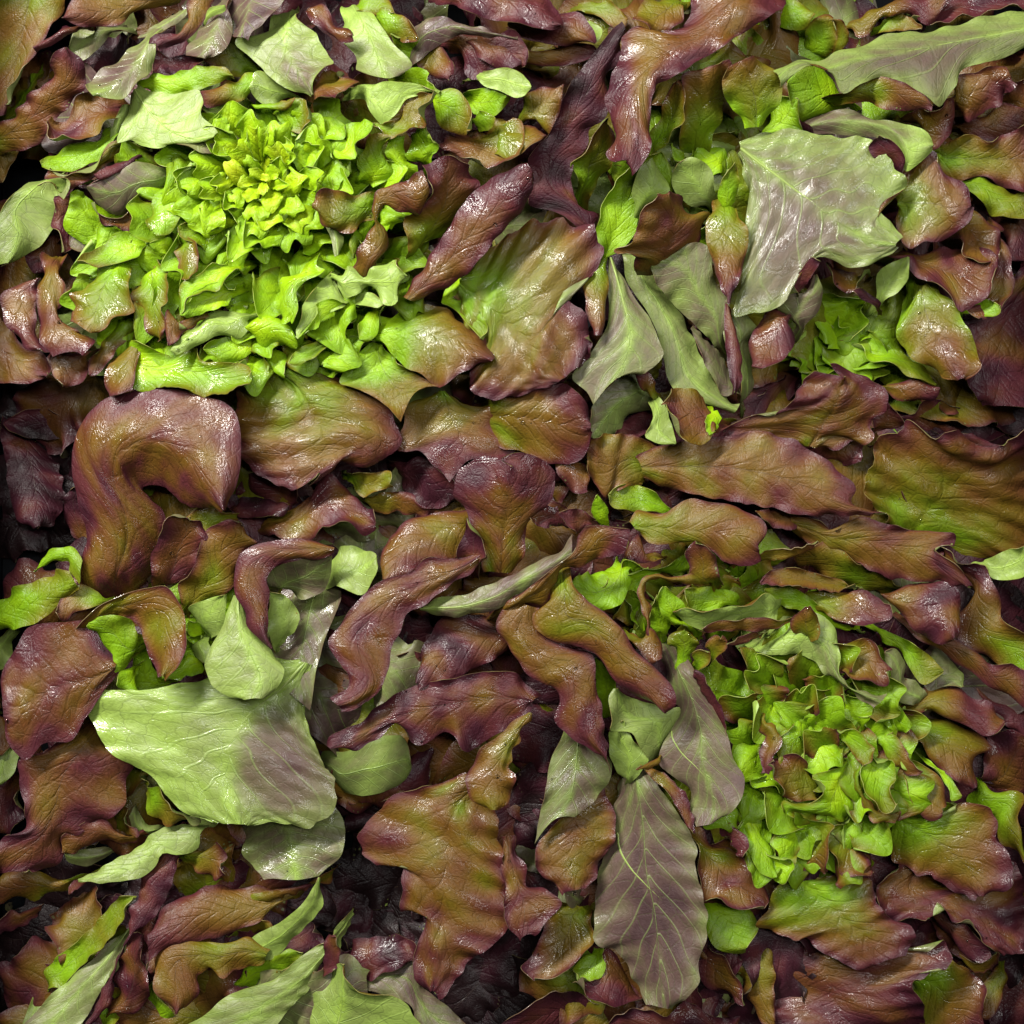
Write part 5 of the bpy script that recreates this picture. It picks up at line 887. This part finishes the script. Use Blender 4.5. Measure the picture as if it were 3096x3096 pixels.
D T.4,.55,.1 1 0 1 29|1090,-929,640 1052,-836,689 1089,-801,716 1148,-814,751/1090,-929,640 1155,-891,698 1148,-814,751
D T.7,.78,.1 1 0 1 19|1457,-725,669 1359,-768,726 1239,-767,790/1457,-725,669 1438,-700,684 1369,-713,719 1239,-767,790
D T.15,.4,.1 1 1 1 39|1473,-963,621 1394,-935,660 1346,-850,707 1325,-783,741/1473,-963,621 1508,-895,653 1455,-852,680 1411,-810,705 1325,-783,741
D T.5,.7,.1 1 1 1 49|691,-724,582 779,-746,606 826,-696,624 865,-720,636 887,-790,656 881,-853,673/691,-724,582 769,-841,628 815,-888,649 881,-853,673
D U.45 1 0 1 29|2487,-867,446 2577,-839,476 2628,-886,499 2698,-989,539 2677,-1044,557/2487,-867,446 2489,-955,469 2459,-1019,487 2503,-1074,507 2541,-1048,519 2677,-1044,557
D T.8,.88,.1 1 0 1 43|2731,-965,374 2901,-1126,416 3103,-1187,454 3092,-1364,485/2731,-965,374 2819,-1143,414 2970,-1286,456 3092,-1364,485
D T.7,.85,.1 1 1 1 43|2825,-1660,394 2840,-1497,424 2849,-1361,450 2948,-1300,474 3086,-1353,504/2825,-1660,394 2942,-1672,416 3105,-1683,447 3086,-1353,504
D T.75,.72,.1 0 1 1 43|-64,-1937,510 -56,-2127,538 -23,-2269,559 -27,-2402,579 17,-2487,593 62,-2519,601/-32,-1932,534 17,-2160,569 66,-2293,591 74,-2418,611 66,-2507,625/-7,-1937,510 50,-2128,533 99,-2255,549 213,-2284,563 290,-2306,572 212,-2408,587 115,-2477,601
D T.9,.95,.1 1 1 1 49|626,-3044,233 591,-3124,246 472,-3193,265 -82,-3157,343/626,-3044,233 388,-2949,265 261,-2876,284 177,-2939,298 51,-3016,317 -82,-3157,343
D T.8,.9,.1 1 1 1 43|771,-2958,316 634,-2988,352 482,-2942,391 381,-2831,427/771,-2958,316 685,-2781,348 566,-2664,376 549,-2743,391 498,-2813,406 381,-2831,427
D T.5,.8,.1 1 1 1 54|436,-2387,324 509,-2570,357 425,-2680,379 324,-2773,402 241,-2818,417 133,-2829,435/436,-2387,324 218,-2420,358 184,-2547,379 134,-2673,401 67,-2775,421 133,-2829,435
D T.15,.25,.1 1 0 1 29|538,-2672,291 569,-2745,328 499,-2838,380 398,-2833,421/538,-2672,291 435,-2716,343 366,-2792,394 398,-2833,421
D T.75,.85,.1 1 1 1 49|1162,-2636,330 1267,-2670,356 1360,-2823,401 1404,-2975,440/1162,-2636,330 1132,-2800,367 1228,-2906,399 1332,-2948,423 1404,-2975,440
D T.4,.6,.1 1 0 1 49|1593,-2489,349 1582,-3117,460/1593,-2489,349 1507,-2543,363 1429,-2662,383 1385,-2789,402 1406,-2940,423 1470,-3041,440 1582,-3117,460
D T.85,.92,.1 1 1 1 49|1399,-3105,252 1397,-3193,263 567,-3151,363/1399,-3105,252 1228,-3073,272 1058,-2973,294 930,-3043,311 803,-3005,326 635,-3023,345 567,-3151,363
D T.12,.25,.1 1 0 1 29|1171,-2354,388 1452,-2396,448 1473,-2513,473 1403,-2612,499/1171,-2354,388 1159,-2486,420 1244,-2623,461 1403,-2612,499
D T.1,.15,.1 1 0 1 29|681,-296,504 695,-426,531 661,-523,552 537,-586,579 422,-495,608 316,-421,634/681,-296,504 472,-359,577 316,-421,634
D T.08,.15,.1 1 0 1 29|784,-735,446 709,-626,468 689,-361,512 777,-328,528 866,-327,543 1041,-237,576/784,-735,446 758,-610,469 771,-427,501 868,-377,520 1052,-360,554 1041,-237,576
D T.1,.3,.1 1 0 1 29|919,-747,504 949,-687,530 937,-603,562 859,-487,615/919,-747,504 833,-686,540 821,-570,582 859,-487,615
D T.1,.2,.1 1 0 1 35|1343,-541,518 1240,-572,552 1037,-551,616 1017,-453,648/1343,-541,518 1323,-491,537 1229,-456,572 1017,-453,648
D T.12,.3,.15 1 1 1 35|1079,-940,537 994,-937,565 957,-828,602 922,-744,631 1015,-693,667/1079,-940,537 1058,-855,575 1102,-786,612 1015,-693,667
D T.1,.2,.1 1 0 1 29|562,-1254,446 536,-1202,465 508,-1014,526 489,-863,576/562,-1254,446 623,-1049,508 589,-948,538 489,-863,576
D T.08,.25,.1 1 0 1 35|2038,-687,537 2011,-711,545 1875,-651,575 1705,-584,612 1554,-533,644 1477,-452,667/2038,-687,537 1918,-652,563 1832,-569,587 1661,-453,629 1477,-452,667
D T.1,.3,.1 1 0 1 35|2166,-683,479 2296,-737,518 2446,-831,566 2556,-940,609/2166,-683,479 2218,-780,503 2295,-811,521 2354,-890,543 2443,-1025,578 2556,-940,609
"""
sd = 100
for line in LEAVES.strip().split("\n"):
    meta, body = line.split("|")
    h, side, poly, wet, rf, opt = meta.split(" ")
    sd += 1
    op = opt.split(";")
    rib = tuple(float(x) for x in op[1].split(",")) if len(op) > 1 and op[1] else None
    blot = tuple(float(x) for x in op[2].split(",")) if len(op) > 2 and op[2] else None
    vk = float(op[3]) if len(op) > 3 and op[3] else None
    lab = op[4].replace("_", " ") if len(op) > 4 else None
    nums = [float(x) for x in side[1:].split(",")]
    top, und = (.62, .72, .1), (.45, .45)
    if side[0] == 'T':
        top = tuple(nums)
        if top[0] < .7:
            top = (max(-.02, top[0] - .07), top[1] + .02, top[2])
        und = (.1 + .45 * nums[0], .05 + .5 * nums[1])
    else:
        und = (nums[0], nums[-1])
        top = (.3 + .4 * nums[0], .45 + .4 * nums[-1], .1)
    rails = [[[float(c) / 10 for c in p.split(",")] for p in r.split()] for r in body.split("/")]
    make_leaf(ROOT[h], HEADS[h][0], rails, side[0], top, und, poly == '1', float(wet), float(rf) * (.8 if poly == '0' else 1.1) * (1 if side[0] == 'T' else .55), float(op[0]) / 10, rib, seed=sd,
              lump=.6, blot=blot, tail=poly == '0', vk=vk, label=lab)

# Hearts: many small crinkled leaves standing around the growing point.
def frill_leaf(h, p, ang, w, ll, r0, edge, rng, seed, fold):
    """one crinkled young leaf: stands up, broad wavy top edge turning outwards; p = middle of its top edge"""
    up = np.array([0, 0, 1.0])
    d = np.array([math.cos(ang), math.sin(ang), 0])
    s = np.array([-math.sin(ang), math.cos(ang), 0])
    prof = [(-.95, -.80, .30), (-.68, -.52, .55), (-.40, -.26, .80), (-.14, -.07, .97), (.06 + .08 * fold, .05 - .05 * fold, 1.0), (.16 + .22 * fold, .16 - .24 * fold, .90)]
    ph, nw = rng.uniform(0, 6.28), rng.uniform(1.9, 3.6)
    amp = rng.uniform(.18, .36) * w
    cup = rng.uniform(-.15, .5)
    lean = rng.uniform(-.3, .3)
    rails = []
    for q in (-1, -.66, -.33, 0, .33, .66, 1):
        ra = []
        for k, (o, z, ww) in enumerate(prof):
            g = (k / 5.0) ** 1.6
            wv = math.sin(nw * q * 1.6 + ph)
            x = q * ww * w
            ra.append(p + s * (x + o * ll * lean) + d * (o * ll - (.28 * ll * abs(q) ** 4 if k >= 4 else 0) - cup * w * q * q * ww * .9 + amp * wv * g) + up * (z * ll + cup * w * .25 * q * q * ww + .5 * amp * math.cos(nw * q * 1.6 + ph * 1.3) * g
                      - (.25 * w * ww * abs(q) ** 3 * (k >= 3))))
        rails.append(ra)
    make_leaf(ROOT[h], HEADS[h][0], rails, 'T', (r0 - .02, r0 + .04, edge), (-.15, -.1), False, 0.4, .5, 0, None, seed=seed, step=1.45, lump=.5, th=.32)


def heart(h, cx, cy, rad, n, ztop, lime, seed, rmin=1.0, squash=1.0, edge=.10, big=1.0):
    rng = np.random.default_rng(seed)
    c = np.array(F(cx, cy, 0))
    for i in range(n):
        f = ((i + 0.3) / n) ** .60
        r = rmin + (rad - rmin) * f * rng.uniform(.9, 1.1)
        a = i * 2.39996 + rng.normal(0, .2)
        p = c + np.array([math.cos(a) * r, math.sin(a) * r * squash, ztop + rng.normal(0, 1.2) + 5 * math.sin(f * 2.6) - 4 * f])
        w = big * (2.6 + 8.5 * f) * rng.uniform(.75, 1.3)
        ll = big * (6 + 15 * f) * rng.uniform(.8, 1.2)
        frill_leaf(h, p, a + rng.normal(0, .3), w, ll, -.12 + .15 * f + rng.normal(0, .03) + lime, edge * rng.uniform(0, 2) * f, rng, seed * 1000 + i, rng.uniform(-.2, 1))


def frills(h, cx, cy, rx, ry, n, z, seed, lime, edge, hx, hy):
    """loose frilly leaves spread over an ellipse, facing away from the heart at hx, hy"""
    rng = np.random.default_rng(seed)
    hc = np.array(F(hx, hy, 0))
    for i in range(n):
        f = math.sqrt((i + .5) / n)
        a = i * 2.39996
        p = np.array(F(cx + rx * f * math.cos(a), cy + ry * f * math.sin(a), 0))
        d = p - hc
        p = p + np.array([0, 0, z * rng.uniform(.88, 1.04)])
        far = min(1, np.linalg.norm(d) / 110)
        frill_leaf(h, p, math.atan2(d[1], d[0]) + rng.normal(0, .45), rng.uniform(9.5, 17), rng.uniform(17, 30), lime + .12 * far + rng.normal(0, .05), edge * rng.uniform(0, 1.6), rng,
                   seed * 1000 + i, rng.uniform(-.1, 1))


heart('A', 500, 345, 50, 52, 79, 0.0, 11, squash=.85)
frills('A', 465, 470, 345, 275, 66, 72, 15, -0.03, .22, 505, 345)
frills('B', 1600, 640, 105, 85, 18, 46, 16, .08, .2, 1590, 620)
frills('B', 1300, 340, 150, 110, 14, 52, 18, .14, .1, 1590, 620)
heart('D', 1545, 1400, 24, 20, 58, 0.10, 13, edge=.3)
frills('D', 1535, 1440, 215, 235, 50, 67, 17, .06, .55, 1545, 1400)
frills('D', 1330, 1110, 190, 90, 18, 52, 19, .14, .3, 1545, 1400)
heart('C', 390, 1200, 24, 14, 52, 0.08, 14)

# Lower leaves, spread from each stem, that fill the dark depth between the heads.
def skirt(h, n, rad, z0, seed, bag):
    rng = np.random.default_rng(seed)
    c = np.array(HEADS[h][0])
    for i in range(n):
        a = i * 2.39996 + rng.normal(0, .2)
        d = np.array([math.cos(a), math.sin(a), 0])
        s = np.array([-math.sin(a), math.cos(a), 0])
        ll = rad * rng.uniform(.75, 1.05)
        w = rng.uniform(20, 36)
        zt = z0 * rng.uniform(.7, 1.0)
        up = np.array([0, 0, 1.0])
        L, M, Rr = [], [], []
        for o, z, ww in ((.04, .25, .18), (.25, .55, .3), (.45, .8, .6), (.62, .95, 1.0), (.8, .9, .75), (.92, .75, .85), (1.0, .6, .3)):
            pm = c + d * (o * ll) + up * (z * zt + 4)
            k = rng.uniform(.85, 1.15) * w * ww
            dz = rng.uniform(-.35, .2) * w * ww
            L.append(pm - s * k + up * dz)
            Rr.append(pm + s * k * rng.uniform(.8, 1.2) + up * dz)
            M.append(pm)
        u = rng.random()
        sd_ = 'T' if u < .9 else 'U'
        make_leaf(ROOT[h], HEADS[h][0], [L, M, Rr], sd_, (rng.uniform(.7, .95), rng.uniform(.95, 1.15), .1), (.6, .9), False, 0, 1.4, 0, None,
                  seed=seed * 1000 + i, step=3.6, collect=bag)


# black gaps where the crate shows between the heads (mm)
GAPS = [(-300, -262, -20, 74), (-108, -30, -290, -165), (8, 38, -175, -118), (268, 300, 45, 64), (-300, -284, -300, -232), (-262, -225, -30, -8), (262, 300, -290, -240)]


GREEN = [(470, 470, 360, 290), (1590, 640, 140, 110), (1535, 1430, 230, 250), (400, 1200, 90, 90), (1320, 1110, 200, 90), (1290, 350, 160, 120)]


def between(h, n, rmin, rmax, seed, cen=None, zk=1.0, tone=None, gaps=True):
    """half-hidden leaves of the middle layer"""
    rng = np.random.default_rng(seed)
    c = np.array(cen or HEADS[h][0])
    up = np.array([0, 0, 1.0])
    for i in range(n):
        f = (i + .5) / n
        rr = math.sqrt(rmin ** 2 + (rmax ** 2 - rmin ** 2) * f)
        a = i * 2.39996 + rng.normal(0, .25)
        p = c + np.array([math.cos(a), math.sin(a), 0]) * rr
        if abs(p[0]) > 325 or abs(p[1]) > 325 or gaps and any(x0 < p[0] < x1 and y0 < p[1] < y1 for x0, x1, y0, y1 in GAPS):
            continue
        a += rng.normal(0, .35)
        d = np.array([math.cos(a), math.sin(a), 0])
        s = np.array([-math.sin(a), math.cos(a), 0])
        ll, w = rng.uniform(52, 92), rng.uniform(17, 29)
        zt = np.interp(rr, [20, 70, 150], [46, 42, 27]) * rng.uniform(.8, 1.1) * zk
        L, M, Rr = [], [], []
        for o, z, ww in ((-.6, -16, .5), (-.3, -6, .75), (0, 0, 1.0), (.22, 1, .8), (.36, -2, .9), (.48, -8, .35)):
            pm = p + d * (o * ll) + up * (zt + z)
            k = w * ww
            L.append(pm - s * k * rng.uniform(.85, 1.15) + up * rng.uniform(-.5, .25) * k)
            Rr.append(pm + s * k * rng.uniform(.85, 1.15) + up * rng.uniform(-.5, .25) * k)
            M.append(pm)
        g = any(((p[0] - F(ex, ey, 0)[0]) / (ax * .311)) ** 2 + ((p[1] - F(ex, ey, 0)[1]) / (ay * .311)) ** 2 < 1 for ex, ey, ax, ay in GREEN)
        r0 = rng.uniform(.05, .3) if g else rng.uniform(.4, .8)
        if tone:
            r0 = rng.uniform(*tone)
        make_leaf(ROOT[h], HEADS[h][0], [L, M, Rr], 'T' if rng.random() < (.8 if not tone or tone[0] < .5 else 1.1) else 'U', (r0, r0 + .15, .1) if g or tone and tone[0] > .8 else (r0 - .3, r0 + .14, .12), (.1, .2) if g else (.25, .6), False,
                  rng.random() * .8 if not (tone and tone[0] > .8) else 0, 1.7, 0, None, seed=seed * 1000 + i, step=3.1)


between('A', 48, 45, 180, 31)
between('B', 55, 25, 165, 32)
between('C', 34, 30, 120, 33)
between('D', 46, 45, 180, 34)
between('E', 26, 10, 120, 35)
between('B', 16, 0, 60, 36, F(1310, 110, 0), 1.1, (.2, .6))
between('B', 16, 0, 60, 37, F(1560, 130, 0), .9, (.1, .4))
between('B', 14, 0, 60, 38, F(1800, 160, 0), .8, (.6, .85))
between('A', 14, 0, 50, 39, F(1090, 60, 0), .8, (.5, .9))
between('C', 20, 0, 75, 40, F(1030, 1010, 0), .85, (.6, .95))
between('C', 16, 0, 60, 41, F(740, 960, 0), .45, (.85, 1.1))
between('D', 18, 0, 70, 42, F(1000, 1450, 0), .5, (.6, 1.0))
between('D', 16, 0, 70, 43, F(1250, 1780, 0), .7, (.3, .9))
between('C', 9, 0, 40, 44, F(60, 880, 0), .28, (1.0, 1.2), False)  # gap fillers down to the loop: near-black pigment paints in the deep shade
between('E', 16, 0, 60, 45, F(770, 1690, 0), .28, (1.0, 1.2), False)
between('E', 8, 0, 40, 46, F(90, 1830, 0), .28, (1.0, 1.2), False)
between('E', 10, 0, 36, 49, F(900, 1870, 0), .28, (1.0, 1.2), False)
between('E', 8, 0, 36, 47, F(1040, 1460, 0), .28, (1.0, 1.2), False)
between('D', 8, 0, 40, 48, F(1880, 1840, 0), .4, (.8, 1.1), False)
for h, n, rad, sdd in (('A', 22, 165, 21), ('B', 22, 190, 22), ('C', 14, 120, 23), ('D', 24, 195, 24), ('E', 12, 120, 25)):
    bag = []
    skirt(h, n, rad, 30, sdd, bag)
    skirt(h, n, rad * .92, 42, sdd + 10, bag)
    off = np.cumsum([0] + [len(b_[0]) for b_ in bag])
    me = blade_mesh(*[np.concatenate([b_[k] + (off[j] if k == 1 else 0) for j, b_ in enumerate(bag)]) for k in range(7)])
    lo = part("lower_leaves", me, ROOT[h])
    lo["kind"] = "stuff"

# ---------------------------------------------------------------- beads of water on the wet leaves
N = NT("water")
P = N.n('ShaderNodeBsdfPrincipled', Base_Color=(1, 1, 1, 1), Roughness=0.03, IOR=1.33)
P.inputs['Transmission Weight'].default_value = 1.0
N.n('ShaderNodeOutputMaterial', Surface=P.outputs[0])
vs, fs = [], []
for (p, n, r) in DROPS:
    n = Vector(n)
    tx = n.orthogonal().normalized()
    ty = n.cross(tx)
    k = len(vs)
    for ring, (rr, hh) in enumerate(((1.0, -.15), (.96, .22), (.70, .50), (.35, .62))):
        for q in range(8):
            an = q * math.pi / 4
            v = Vector(p) + (tx * math.cos(an) * 1.15 + ty * math.sin(an)) * (rr * r) + n * (hh * r)
            vs.append(tuple(v / 1000))
    vs.append(tuple((Vector(p) + n * (.66 * r)) / 1000))
    for ring in range(3):
        for q in range(8):
            fs.append((k + ring * 8 + q, k + ring * 8 + (q + 1) % 8, k + ring * 8 + 8 + (q + 1) % 8, k + ring * 8 + 8 + q))
    for q in range(8):
        fs.append((k + 24 + q, k + 24 + (q + 1) % 8, k + 32))
    fs.append(tuple(k + 7 - q for q in range(8)))
me = bpy.data.meshes.new("water_beads")
me.from_pydata(vs, [], fs)
me.polygons.foreach_set("use_smooth", np.ones(len(fs), bool))
me.materials.append(N.m)
wb = bpy.data.objects.new("water_beads", me)
COL.objects.link(wb)
wb["kind"] = "stuff"
wb["label"] = "tiny beads of water scattered over the wet leaves"
wb["category"] = "water"
print("leaves", STAT, len(DROPS), {k: len(r.children) for k, r in ROOT.items()})
